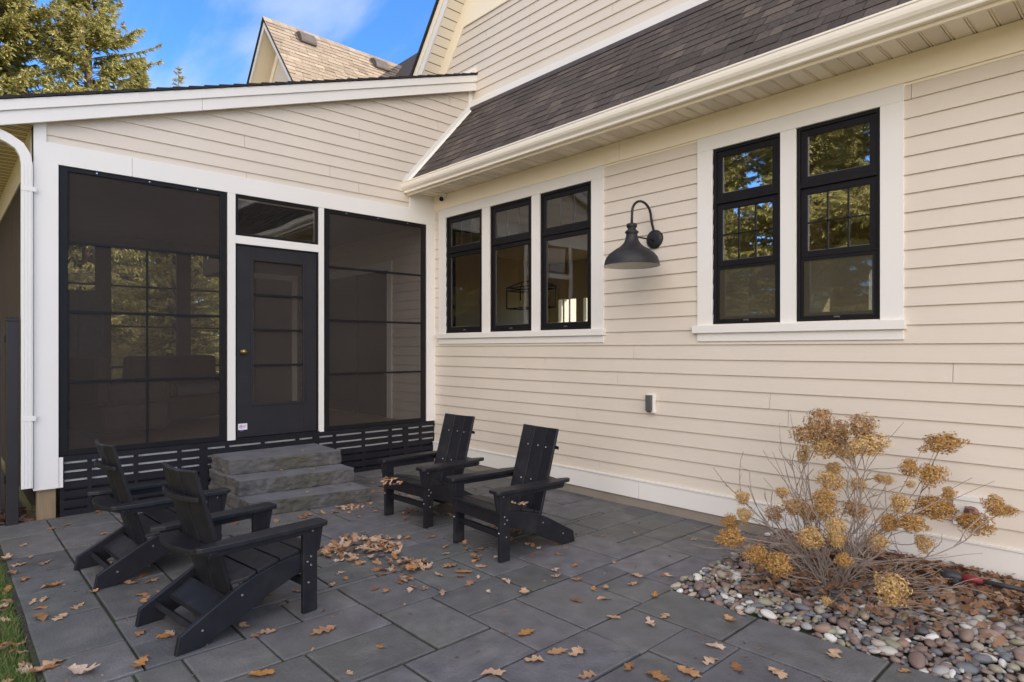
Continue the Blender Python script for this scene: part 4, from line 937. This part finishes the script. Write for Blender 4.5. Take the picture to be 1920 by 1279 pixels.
for px,py,s in spots:
    x,y=G(px,py); fore=px>850 and py>1160
    leaf(x+rng.uniform(-.01,.01),y+rng.uniform(-.01,.01),.001,s*rng.uniform(1.,1.25),label='pale brown oak leaf lying on the flagstones in the foreground' if fore else 'dry curled oak leaf lying loose on the grey flagstones',group='single oak leaves in the foreground' if fore else 'oak leaves scattered on the patio')
STUFF=[]
def heap(cx,cy,rx,ry,n,h,label,group,z=0.,s=(.06,.09),fl=.5,stuff=False):
    for i in range(n):
        a=rng.uniform(0,6.28); q=math.sqrt(rng.random()); x=cx+rx*q*math.cos(a); y=cy+ry*q*math.sin(a)
        zz=z+h*(1-q)*rng.random()+.002
        if stuff: STUFF.append((x,y,zz,rng.uniform(*s))); continue
        leaf(x,y,zz,rng.uniform(*s),tx=rng.uniform(-fl,fl),ty=rng.uniform(-fl,fl),label=label,group=group)
GP='leaves heaped between the four chairs'; LP='crisp brown oak leaf in the heap between the four chairs'
heap(2.56,-2.54,.26,.28,62,.09,LP,GP,s=(.075,.11)); heap(2.75,-2.50,.30,.25,16,.03,LP,GP,fl=.3,s=(.07,.1)); heap(3.12,-2.52,.22,.17,26,.05,LP,GP,fl=.35,s=(.07,.1)); heap(2.95,-2.3,.75,.5,26,.005,LP,GP,fl=.2)
heap(3.40,-2.62,.14,.06,8,.03,'oak leaf in the small drift of leaves beside the big heap','leaf drift beside the heap',fl=.3)
heap(1.45,-2.15,.08,.42,26,.03,'dry oak leaf drifted against the lowest stone step','leaves against the lowest step',fl=.4)
heap(1.0,-1.35,.55,.22,22,.03,'oak leaf drifted behind the chair beside the stone steps','leaves beside the stone steps',fl=.4,stuff=True)
heap(2.1,-1.55,.35,.35,12,.01,'oak leaf lying under the chair beside the steps','leaves under the chair by the steps',fl=.3,stuff=True)
heap(3.15,-1.42,.35,.22,16,.015,'oak leaf lying under the chair beside the house wall','leaves under the chair by the wall',fl=.4,stuff=True)
heap(1.35,-2.85,.35,.25,12,.02,'oak leaf between the stone steps and the far left chair','leaves left of the steps',fl=.4,stuff=True)
heap(.12,-3.4,.07,.55,14,.02,'oak leaf caught along the foot of the porch skirt','leaves along the porch skirt',fl=.4,stuff=True)
heap(2.16,-2.02,.17,.06,16,.05,'oak leaf piled on the seat of the chair beside the steps','leaves on the chair seat by the steps',z=.358,s=(.05,.07),fl=.6)
heap(2.2,-1.62,.15,.05,6,.05,'oak leaf against the back of the chair beside the steps','leaves on the chair seat by the steps',z=.28,s=(.05,.07),fl=.6)
heap(3.28,-1.56,.08,.04,8,.05,'oak leaf in the hollow of the right chair seat','leaves on the right chair seat',z=.285,s=(.05,.075),fl=.7)
for x,y,z in ((.62,-2.3,.27),(.78,-2.05,.27),(1.1,-2.25,.13),(1.05,-2.0,.13),(1.13,-2.2,.13),(1.1,-1.82,.13),(.45,-2.0,.41),(.4,-2.35,.41),(1.0,-1.9,.13)):
    leaf(x,y,z,.06,label='small oak leaf resting on a tread of the stone steps',group='leaves on the stone steps')
for x in (2.62,3.30,3.42,3.97,4.05):
    leaf(x,-.48+rng.uniform(-.02,.02),3.53+rng.uniform(0,.03),.055,tx=rng.uniform(-.9,.9),ty=rng.uniform(-.9,.9),label='dead leaf caught in the gutter edge',group='leaves in the gutter')

# ================================================================ PLANTING BED
def ico(sub):
    import bmesh
    bm=bmesh.new(); bmesh.ops.create_icosphere(bm,subdivisions=sub,radius=1); v=np.array([p.co[:] for p in bm.verts]); f=np.array([[q.index for q in p.verts] for p in bm.faces]); bm.free(); return v,f
IV,IF=ico(2)
nr=np.random.RandomState(3)
PV=[]
for k in range(9):
    d=np.ones(len(IV))
    for q in range(5):
        w_=nr.normal(size=3); w_/=np.linalg.norm(w_); d+= .09*np.sin(IV@w_*nr.uniform(1.5,3.)+nr.uniform(0,6))
    PV.append(IV*d[:,None])
def rotm(rx,ry,rz): return np.array(Matrix.Rotation(rz,3,'Z')@Matrix.Rotation(ry,3,'Y')@Matrix.Rotation(rx,3,'X'))
# scatter with relaxation: grid hashing to avoid too much overlap
peb=[]; gridh={}
def ok(x,y,r):
    gx,gy=int(x/.06),int(y/.06)
    for a in (-1,0,1):
        for b_ in (-1,0,1):
            for (X,Y,Q) in gridh.get((gx+a,gy+b_),()):
                if (X-x)**2+(Y-y)**2<(.80*(Q+r))**2: return False
    return True
tries=0
pr_=random.Random(11)
while tries<42000 and len(peb)<4200:
    tries+=1
    x=pr_.uniform(BX-.02,7.4); y=pr_.uniform(BY+.012,-.03)
    if x<4.64: pass
    r=pr_.choice((.014,.016,.019,.022,.025,.029,.034)) if tries<9000 else pr_.choice((.011,.013,.016))
    if ok(x,y,r): peb.append((x,y,r)); gridh.setdefault((int(x/.06),int(y/.06)),[]).append((x,y,r))
camp=np.array((6.6935,-4.81))
PC=[.0,.05,.1,.13,.18,.2,.25,.3,.35,.4,.45,.5,.55,.6,.65,.7,.75,.8,.85,.9,.95,.99]
items=[]
for (x,y,r) in peb:
    el=pr_.uniform(1.0,1.6); fl=pr_.uniform(.55,.8)
    # few pale stones, many browns and greys
    c=pr_.choice([.0,.1,.1,.1,.2,.2,.3,.3,.3,.4,.4,.5,.5,.5,.6,.6,.6,.7,.7,.8,.8,.9,.9,1.]) 
    z=bedz(x,y)-.012+r*fl*.75+pr_.choice((0,0,.008,.016))
    dx=x-6.6935; dy=y+4.81; a=math.degrees(math.atan2(dy,dx)); rel=137.24-a
    vis=abs(rel)<38.5
    leafy=(y>-.95 and x>4.7)
    items.append((r/math.hypot(dx,dy)*(1 if vis else 0)*(.4 if leafy else 1),x,y,z,r,el,fl,c,vis))
items.sort(reverse=True)
tone={0.:'white',.1:'dark grey',.2:'tan',.3:'dull red-brown',.4:'pale grey',.5:'brown',.6:'slate grey',.7:'cream',.8:'rust red',.9:'olive',1.:'bright white'}
pmesh={}
for i,(q,x,y,z,r,el,fl,c,vis) in enumerate(items[:300]):
    k=pr_.randrange(9)
    key=(k,c)
    if key not in pmesh:
        me=bpy.data.meshes.new('pebble'); me.from_pydata([tuple(p) for p in PV[k]],[],[tuple(map(int,f)) for f in IF]); me.materials.append(M['pebble'])
        a=me.attributes.new('rnd','FLOAT','FACE'); a.data.foreach_set('value',[c]*len(IF)); me.polygons.foreach_set('use_smooth',[True]*len(IF)); pmesh[key]=me
    o=bpy.data.objects.new('pebble',pmesh[key]); COL.objects.link(o); o.location=(x,y,z); o.scale=(r*el,r/el**.3,r*fl); o.rotation_euler=(pr_.uniform(-.3,.3),pr_.uniform(-.3,.3),pr_.uniform(0,6.28))
    tag(o,'smooth %s river pebble near the front of the planting bed'%tone[c],'pebble','%s river pebbles in the planting bed'%tone[c])
V=[];F=[];RR=[];n0=0
for (q,x,y,z,r,el,fl,c,vis) in items[300:]:
    p=PV[pr_.randrange(9)]*np.array((r*el,r/el**.3,r*fl)); p=p@rotm(pr_.uniform(-.3,.3),pr_.uniform(-.3,.3),pr_.uniform(0,6.28)).T+np.array((x,y,z))
    V.append(p);F.append(IF+n0);n0+=len(p);RR+= [min(1,max(0,c+pr_.uniform(-.02,.02)))]*len(IF)
o=np_mesh('river_gravel',np.vstack(V),np.vstack(F),M['pebble'],RR,True); tag(o,'mixed river gravel filling the rest of the planting bed','gravel',kind='stuff')
# leaf litter mesh in the bed (uncountable)
lv=[[tuple(v.co) for v in me.vertices] for me in LM]; lf=[[tuple(p.vertices) for p in me.polygons] for me in LM]
def litter(name,pts,label,m=M['leafm']):
    mb=MB()
    for (x,y,z,s) in pts:
        k=rng.randrange(12); mt=Matrix.Translation((x,y,z))@Matrix.Rotation(rng.uniform(0,6.28),4,'Z')@Matrix.Rotation(rng.uniform(-.7,.7),4,'X')@Matrix.Rotation(rng.uniform(-.5,.5),4,'Y')@Matrix.Scale(s,4)
        mb.add([mt@Vector(v) for v in lv[k]],lf[k],.02+.96*rng.random())
    o=mb.build(name,m,smooth=True); return tag(o,label,'leaf litter',kind='stuff')
pts=[]
for i in range(1150):
    x=rng.gauss(5.35,.62); y=-abs(rng.gauss(0,.42))-.06
    if i%5==0: x=rng.uniform(5.2,7.2); y=rng.uniform(-.75,-.05)
    if i%6==0: x=4.75+rng.random()*1.0; y=rng.uniform(-1.25,-.4)
    if x<BX+.05 or y<BY+.12: continue
    pts.append((x,y,bedz(x,y)+.020+rng.random()*.035,rng.uniform(.06,.10)))
litter('leaf_litter',pts,'rust brown oak leaf litter drifted under the hydrangea')
pts=[(rng.uniform(-.6,.02),-4.2-rng.random()*.35,-.01+rng.random()*.02,.08) for _ in range(70)]+[(rng.uniform(-.5,-.06),rng.uniform(-4.19,-4.0),-.0,.08) for _ in range(20)]
litter('leaf_litter',pts,'brown leaf litter beside the fence post and under the porch corner')

litter('leaf_litter',STUFF,'crisp brown oak leaves drifted around the steps, the porch skirt and under the chairs')
frag=[]
for i in range(230):
    a_=rng.random(); x=rng.uniform(.3,6.0); y=rng.uniform(-4.4,-.2)
    if x>4.5 and y>-1.55: continue
    if x<1.4 and -2.8<y<-1.65: continue
    frag.append((x,y,-.001,rng.uniform(.018,.036)))
litter('leaf_fragments',frag,'tiny torn leaf fragments sprinkled over the flagstones',M['leafm'])
# hose end
hs=empty('hose_sprayer',(5.72,-.36,.105),R(8),'dark hose sprayer with a red grip lying on the gravel near the wall','hose sprayer')
m_=MB(); m_.tube([(-.03,0,.0),(-.02,0,.005),(.03,0,.012),(.07,0,.012),(.10,0,.01)],[.018,.040,.036,.022,.016],14); m_.build('nozzle_head',M['hose'],hs,smooth=True)
m_=MB(); m_.tube([(.07,0,.014),(.17,-.002,.016)],[.0245,.018],12); m_.build('grip',M['red'],hs,smooth=True)
m_=MB(); m_.tube([(.17,0,.013),(.30,.01,.008),(.45,.0,.0),(.62,.04,-.002),(.9,.03,-.01)],.013,10); m_.tube([(.02,0,0),(.04,-.07,-.0),(.09,-.12,-.012)],[.02,.018,.012],10); m_.build('hose',M['hose'],hs,smooth=True)

# ================================================================ HYDRANGEA
HD=[(5.16,-0.82,1.01,0.076,0.104,'b'),(5.09,-0.86,0.94,0.076,0.063,'b'),(5.24,-0.76,0.95,0.076,0.083,'b'),(5.41,-0.85,1.02,0.078,0.072,'b'),(5.45,-0.88,0.93,0.103,0.065,'t'),(5.18,-0.76,0.87,0.09,0.069,'t'),(5.24,-0.58,0.83,0.085,0.064,'t'),(4.99,-0.62,0.78,0.044,0.066,'t'),(5.17,-0.63,0.71,0.05,0.043,'t'),(5.22,-0.82,0.67,0.082,0.055,'t'),(5.34,-0.71,0.65,0.048,0.041,'t'),(5.26,-1.0,0.61,0.066,0.052,'o'),(5.27,-1.04,0.55,0.065,0.065,'o'),(5.11,-1.06,0.53,0.067,0.053,'b'),(5.17,-1.02,0.5,0.053,0.06,'b'),(4.94,-0.95,0.44,0.056,0.049,'b'),(4.99,-0.95,0.58,0.042,0.035,'t'),(4.73,-0.95,0.5,0.048,0.047,'t'),(4.74,-0.95,0.39,0.051,0.051,'t'),(4.64,-0.95,0.33,0.052,0.052,'o'),(4.78,-1.2,0.31,0.083,0.056,'o'),(4.97,-1.25,0.26,0.066,0.06,'o'),(5.1,-1.25,0.24,0.078,0.065,'o'),(5.26,-1.2,0.42,0.076,0.061,'t'),(5.39,-1.2,0.48,0.055,0.074,'t'),(5.4,-1.2,0.43,0.043,0.043,'t'),(5.35,-0.78,0.51,0.067,0.06,'b'),(5.49,-0.85,0.37,0.058,0.054,'t'),(5.59,-0.81,0.6,0.053,0.053,'t'),(5.54,-0.82,0.48,0.051,0.054,'o'),(5.65,-0.82,0.5,0.081,0.05,'o'),(5.69,-1.3,0.27,0.076,0.079,'t'),(5.63,-0.49,0.31,0.056,0.051,'t'),(5.71,-0.58,0.56,0.11,0.065,'o'),(5.78,-0.62,0.66,0.038,0.038,'o'),(5.72,-0.47,0.92,0.112,0.059,'o'),(5.61,-0.69,0.79,0.052,0.054,'o'),(5.68,-0.55,0.74,0.072,0.066,'o'),(5.65,-0.84,0.72,0.027,0.022,'t'),(5.87,-0.47,0.48,0.096,0.054,'o'),(5.99,-0.62,0.63,0.054,0.06,'o'),(6.03,-0.51,0.59,0.043,0.031,'o'),(5.42,-0.58,0.68,0.034,0.027,'t'),(5.5,-0.7,0.7,0.033,0.029,'t'),(5.38,-1.3,0.12,0.024,0.024,'t'),(5.45,-1.25,0.35,0.042,0.036,'o')]
hyd=empty('hydrangea_shrub',(0,0,0),0,'leafless hydrangea shrub with dried golden brown flower heads in the gravel bed','shrub')
base=Vector((5.22,-.80,.03))
hr=random.Random(21)
st=MB()
def stem(a,b_,r0,r1,bow=.12,n=7):
    a=Vector(a);b_=Vector(b_);d=b_-a; side=Vector((hr.uniform(-1,1),hr.uniform(-1,1),hr.uniform(-.2,.6)))*d.length*bow
    pts=[a+d*(i/n)+side*math.sin(math.pi*i/n)*(1)+Vector((hr.uniform(-1,1),hr.uniform(-1,1),hr.uniform(-1,1)))*.004 for i in range(n+1)]
    st.tube(pts,[r0+(r1-r0)*i/n for i in range(n+1)],5,cap=False); return pts
nodes=[]
for k in range(26):
    a=hr.uniform(0,6.28); b0=base+Vector((math.cos(a)*hr.uniform(0,.13),math.sin(a)*hr.uniform(0,.10),0))
    r=hr.uniform(.15,.55); h=hr.uniform(.22,.75)
    e=b0+Vector((math.cos(a)*r*1.1,math.sin(a)*r*.75,h*(1-.35*r)))
    e.y=min(e.y,-.15)
    p=stem(b0,e,.0052,.0028); nodes+=p[3:]
    for q in range(hr.randint(3,6)):
        s0=hr.choice(p[2:]); dirv_=(s0-base); dirv_.z+=.15; dirv_.normalize()
        e2=s0+(dirv_+Vector((hr.uniform(-.8,.8),hr.uniform(-.6,.6),hr.uniform(-.3,.9))))*hr.uniform(.07,.22)
        e2.y=min(e2.y,-.06); p2=stem(s0,e2,.0032,.0018,.1,5); nodes+=p2[2:4]
        for w_ in range(hr.randint(0,2)):
            s1=hr.choice(p2[1:]); e3=s1+Vector((hr.uniform(-.6,.6),hr.uniform(-.5,.5),hr.uniform(-.2,1)))*.09; e3.y=min(e3.y,-.05); stem(s1,e3,.002,.0012,.1,3)
for (x,y,z,rx,rz_,c) in HD:
    t=Vector((x,y,z)); cand=[n_ for n_ in nodes if n_.z<z and (t-n_).length>.08 and (n_-base).length<(t-base).length*.92+.02]
    s0=min(cand,key=lambda n_: (t-n_).length+hr.uniform(0,.08)) if cand else base
    stem(s0,t,.0035,.0022,.10)
# low tangle of dead twigs
for k in range(190):
    a=hr.uniform(0,6.28); r=hr.uniform(.05,.6); s0=base+Vector((math.cos(a)*r*1.15,math.sin(a)*r*.75,hr.uniform(.0,.20))); s0.y=min(s0.y,-.1)
    a2=a+hr.uniform(-1.,1.); e=s0+Vector((math.cos(a2)*.28,math.sin(a2)*.22,hr.uniform(-.04,.14))); e.z=max(e.z,.05); e.y=min(e.y,-.05); stem(s0,e,.0022,.0012,.15,4)
# long bare shoots rising above
for (x,y,z) in ((4.88,-.75,.98),(4.93,-.70,1.04),(5.55,-.6,1.03),(5.66,-.55,.95),(5.72,-.5,.96),(4.86,-.8,.80),(5.85,-.4,.72),(5.9,-.4,.30),(5.75,-.5,.28),(4.8,-.8,.62),(5.95,-.4,.72)):
    stem(base+Vector((hr.uniform(-.05,.05),hr.uniform(-.05,.05),.1)),(x,y,z),.0042,.0014,.08,8)
st.build('stems',M['twig'],hyd)
# flower head meshes : hundreds of small papery florets on a lumpy shell
def headmesh(seed,m):
    r=np.random.RandomState(seed); n=950
    d=r.normal(size=(n,3)); d/=np.linalg.norm(d,axis=1)[:,None]
    w1=r.normal(size=3); w2=r.normal(size=3)
    rad=(.78+.16*np.sin(d@w1*2.4)+.12*np.sin(d@w2*3.5))*r.uniform(.55,1.12,size=n)
    c=d*rad[:,None]; V=[];F=[];RR=[]
    for i in range(n):
        nrm=d[i]+r.normal(size=3)*.5; nrm/=np.linalg.norm(nrm); a=np.cross(nrm,r.normal(size=3)); a/=np.linalg.norm(a); b_=np.cross(nrm,a); s=r.uniform(.06,.115)
        col=.02+.96*r.rand(); k=len(V)
        # four-petalled floret, folded
        for q in range(2):
            u,v=(a,b_) if q==0 else (b_,-a)
            k=len(V); V+= [c[i]+u*s+nrm*s*.25,c[i]+v*s*.38,c[i]-u*s+nrm*s*.25,c[i]-v*s*.38]; F.append((k,k+1,k+2,k+3)); RR.append(col)
    k=len(V)
    me=bpy.data.meshes.new('flower_head'); me.from_pydata([tuple(p) for p in V],[],F); me.materials.append(m)
    a=me.attributes.new('rnd','FLOAT','FACE'); a.data.foreach_set('value',RR); return me
HM={c:[headmesh(s+10*i,M['head_'+c]) for s in range(3)] for i,c in enumerate('tob')}
for (x,y,z,rx,rz_,c) in HD:
    o=bpy.data.objects.new('flower_head',hr.choice(HM[c])); lk(o,hyd); o.location=(x,y,z); o.scale=(rx*1.22,rx*1.12,rz_*1.22); o.rotation_euler=(hr.uniform(-.3,.3),hr.uniform(-.3,.3),hr.uniform(0,6.28))

# ================================================================ GRASS STRIP
gr=np.random.RandomState(5); n=26000
gx=gr.uniform(.3,4.0,n); gy=-4.475-np.abs(gr.normal(0,.32,n)); k_=(gx<3.9); gx,gy=gx[k_],gy[k_]
gy=np.where(gr.rand(len(gy))<.12,gy+.03*gr.rand(len(gy)),gy)
msk=~((gx>3.32)&(gy>-7.1)); gx,gy=gx[msk],gy[msk]
n=len(gx); hgt=gr.uniform(.02,.055,n); a=gr.uniform(0,6.28,n); wd=gr.uniform(.0012,.0026,n); lean=gr.uniform(.1,.9,n)*hgt; la=gr.uniform(0,6.28,n)
px=np.stack([gx,gy,np.full(n,-.048)],1); dx=np.stack([np.cos(a)*wd,np.sin(a)*wd,np.zeros(n)],1); top=np.stack([gx+np.cos(la)*lean,gy+np.sin(la)*lean,-.048+hgt],1); mid=(px+top)/2+np.array((0,0,.008))
V=np.concatenate([px-dx,px+dx,mid+dx*.8,mid-dx*.8,top+dx*.2,top-dx*.2],0); idx=np.arange(n)
F=np.concatenate([np.stack([idx,idx+n,idx+2*n,idx+3*n],1),np.stack([idx+3*n,idx+2*n,idx+4*n,idx+5*n],1)],0); rr=gr.rand(n)*.96+.02
o=np_mesh('grass',V,F,M['grass'],np.concatenate([rr,rr])); tag(o,'short green grass along the left edge of the patio','grass',kind='stuff')
for i in range(26):
    x=rng.uniform(1.6,3.2); leaf(x,-4.47-abs(rng.gauss(0,.10)),-.02,rng.uniform(.07,.12),tx=rng.uniform(-.4,.4),ty=rng.uniform(-.4,.4),label='fallen oak leaf caught in the grass at the patio edge',group='oak leaves along the grass edge')

# ================================================================ SPRUCES
def spruce_mesh(seed,H,Rb,dens=1.,zmin=.6,sprl=.42):
    r=np.random.RandomState(seed); bv=MB()
    quads=[];cols=[]
    z=zmin; 
    while z<H-.15:
        t=z/H; Lr=Rb*(1-t)**.80*(.75+.25*math.sin(z*1.7+seed)); nb=int(r.randint(5,8)*dens)
        for k in range(nb):
            a=r.uniform(0,6.28); Lb=max(.15,Lr*r.uniform(.55,1.12)); up=r.uniform(-.05,.30)+.5*t
            n=max(3,int(Lb/.30)); P=[]
            for i in range(n+1):
                s=i/n; P.append((math.cos(a)*Lb*s,math.sin(a)*Lb*s,z+Lb*(up*s-.55*(1-t)*s*s+.22*s**4)))
            P=np.array(P)
            if Lb>.5: bv.tube([tuple(p) for p in P[::2]],[.028*(1-.85*i/max(1,len(P[::2])-1))*(.4+Lb/Rb) for i in range(len(P[::2]))],4,cap=False)
            ns=int(Lb*17*dens)+4; s=r.uniform(.15,1.0,ns)**.8; ii=np.minimum((s*n).astype(int),n-1); fr=(s*n-ii)[:,None]; c=P[ii]*(1-fr)+P[ii+1]*fr
            side=r.choice((-1,1),ns); aa=a+side*r.uniform(.25,1.1,ns); ln=sprl*r.uniform(.5,1.25,ns)*(1.1-.45*s)
            dz=-r.uniform(.15,.95,ns)*(1-t*.9)+.25*t
            d=np.stack([np.cos(aa),np.sin(aa),dz],1); d/=np.linalg.norm(d,axis=1)[:,None]; d*=ln[:,None]
            w_=np.cross(d,np.array((0,0,1.))+r.normal(size=(ns,3))*.5); w_/=(np.linalg.norm(w_,axis=1)[:,None]+1e-9); w_*=(ln*r.uniform(.10,.17,ns))[:,None]
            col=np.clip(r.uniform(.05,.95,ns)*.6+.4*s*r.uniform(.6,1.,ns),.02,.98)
            w2=np.cross(d,w_); w2/=np.linalg.norm(w2,axis=1)[:,None]; w2*=np.linalg.norm(w_,axis=1)[:,None]
            for ww in (w_,w2):
                quads.append(np.stack([c,c+d*.45+ww,c+d,c+d*.45-ww],1)); cols.append(col)
            # side twigs
            for q in range(2):
                c2=c+d*(.3+.3*q); d2=d*.55+ww*(2.6 if q else -2.6); quads.append(np.stack([c2,c2+d2*.5+w_*.6,c2+d2,c2+d2*.5-w_*.6],1)); cols.append(col)
        z+=r.uniform(.22,.42)*(1 if t<.8 else .6)
    Q=np.concatenate(quads,0); C=np.concatenate(cols,0); V=Q.reshape(-1,3); F=np.arange(len(V)).reshape(-1,4)
    tr=[(0,0,-.1),(0,0,H*.3),(.05,0,H*.65),(0,.03,H)]; bv.tube(tr,[.012*H+.03,.009*H+.02,.005*H+.01,.01],10)
    return V,F,C,bv
def spruce(name,loc,seed,H,Rb,label,dens=1.,group=None,sprl=.42,zmin=.6,src=None,rz=0.):
    r=empty(name,loc,rz,label,'tree',group)
    if src is None:
        V,F,C,bv=spruce_mesh(seed,H,Rb,dens,zmin,sprl)
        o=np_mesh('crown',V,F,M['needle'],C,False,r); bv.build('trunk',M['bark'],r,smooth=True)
    else:
        for c in src.children: d=c.copy(); lk(d,r)
        r.scale=(H,H,H)
    return r
GT='tall spruces beyond the porch roof'
t1=spruce('spruce_tree',(-28.,-3.0,-.05),1,25,7.0,'sunlit golden green spruce at the far upper left, cut by the left edge',1.7,GT,sprl=.42)
t2=spruce('spruce_tree',(-27.1,.3,-.05),2,24.,5.6,'open drooping spruce showing its trunk beside the blue sky above the porch roof',1.45,GT,sprl=.42)
spruce('spruce_tree',(-30,2.9,-.05),3,16.5,4.0,'shorter bushy spruce right of the trunk at the upper left',1.7,GT,sprl=.38)
spruce('spruce_tree',(-42.7,8.1,-.05),4,21.8,3.0,'small distant spruce tip poking above the porch rake board',.42,GT)
# garden trees on the camera's side (seen mirrored in the windows)
GB='spruces across the lawn mirrored in the windows'
sA=spruce('spruce_tree',(-2.6,-17.5,-.05),5,13.5,5.0,'bushy spruce across the lawn mirrored in the upper sashes of the right windows',2.3,GB,sprl=.36)
spruce('spruce_tree',(-6.8,-17.5,-.05),6,17,5.6,'tall spruce across the lawn mirrored in the left one of the paired windows',2.1,GB,sprl=.36)
spruce('spruce_tree',(1.8,-22,-.05),0,1.2,0,'spruce across the lawn farthest right in the window reflections',1,GB,src=sA,rz=1.3)
spruce('spruce_tree',(-14.5,-17.,-.05),0,1.1,0,'spruce across the lawn beyond the fence gate, reflected beside the porch',1,GB,src=sA,rz=2.9)
spruce('spruce_tree',(-21.,-12.,-.05),0,1.2,0,'spruce standing left of the porch beyond the fence gate',1,GB,src=sA,rz=4.1)
spruce('spruce_tree',(-16.,1.0,-.05),0,.55,0,'low spruce behind the porch seen through the middle of the left screen',1,GB,src=sA,rz=2.2)
spruce('spruce_tree',(-18.,-3.0,-.05),0,.62,0,'low spruce behind the porch seen through the left screen',1,GB,src=sA,rz=5.1)
spruce('spruce_tree',(-17.,-7.5,-.05),0,.7,0,'low spruce behind the porch corner',1,GB,src=sA,rz=.7)
wr=random.Random(8)
for x,y,k in ((-13.,-11.,.9),(-17.5,-15.,1.1),(1.4,-17.,1.0),(-4.5,-25,1.2),(-.5,-26,1.15),(4.5,-24,1.1),(-10.,-24,1.1),(-34,-7.5,.9),(-36,-1.5,.85),(-35,5,.85),(-24,-5.5,.6),(-22,3.5,.55)):
    spruce('spruce_tree',(x,y,-.05),0,k,0,'spruce in the wood beyond the lawn, seen through screens or mirrored in glass',1,'spruces in the wood beyond the lawn',src=sA,rz=wr.uniform(0,6.28))
for i,(a,d) in enumerate([(150+9*k+wr.uniform(-3,3),44+wr.uniform(-5,9)) for k in range(0,12) ]):
    if 150<=a<172: d+=8
    spruce('spruce_tree',(d*math.cos(R(a)),d*math.sin(R(a)),-.05),0,(wr.uniform(.8,1.2) if a>185 else .75),0,'spruce in the wood beyond the lawn, seen through screens or mirrored in glass',1,'spruces in the wood beyond the lawn',src=sA,rz=wr.uniform(0,6.28))
print('leaves',nleaf[0],'pebbles',len(peb))
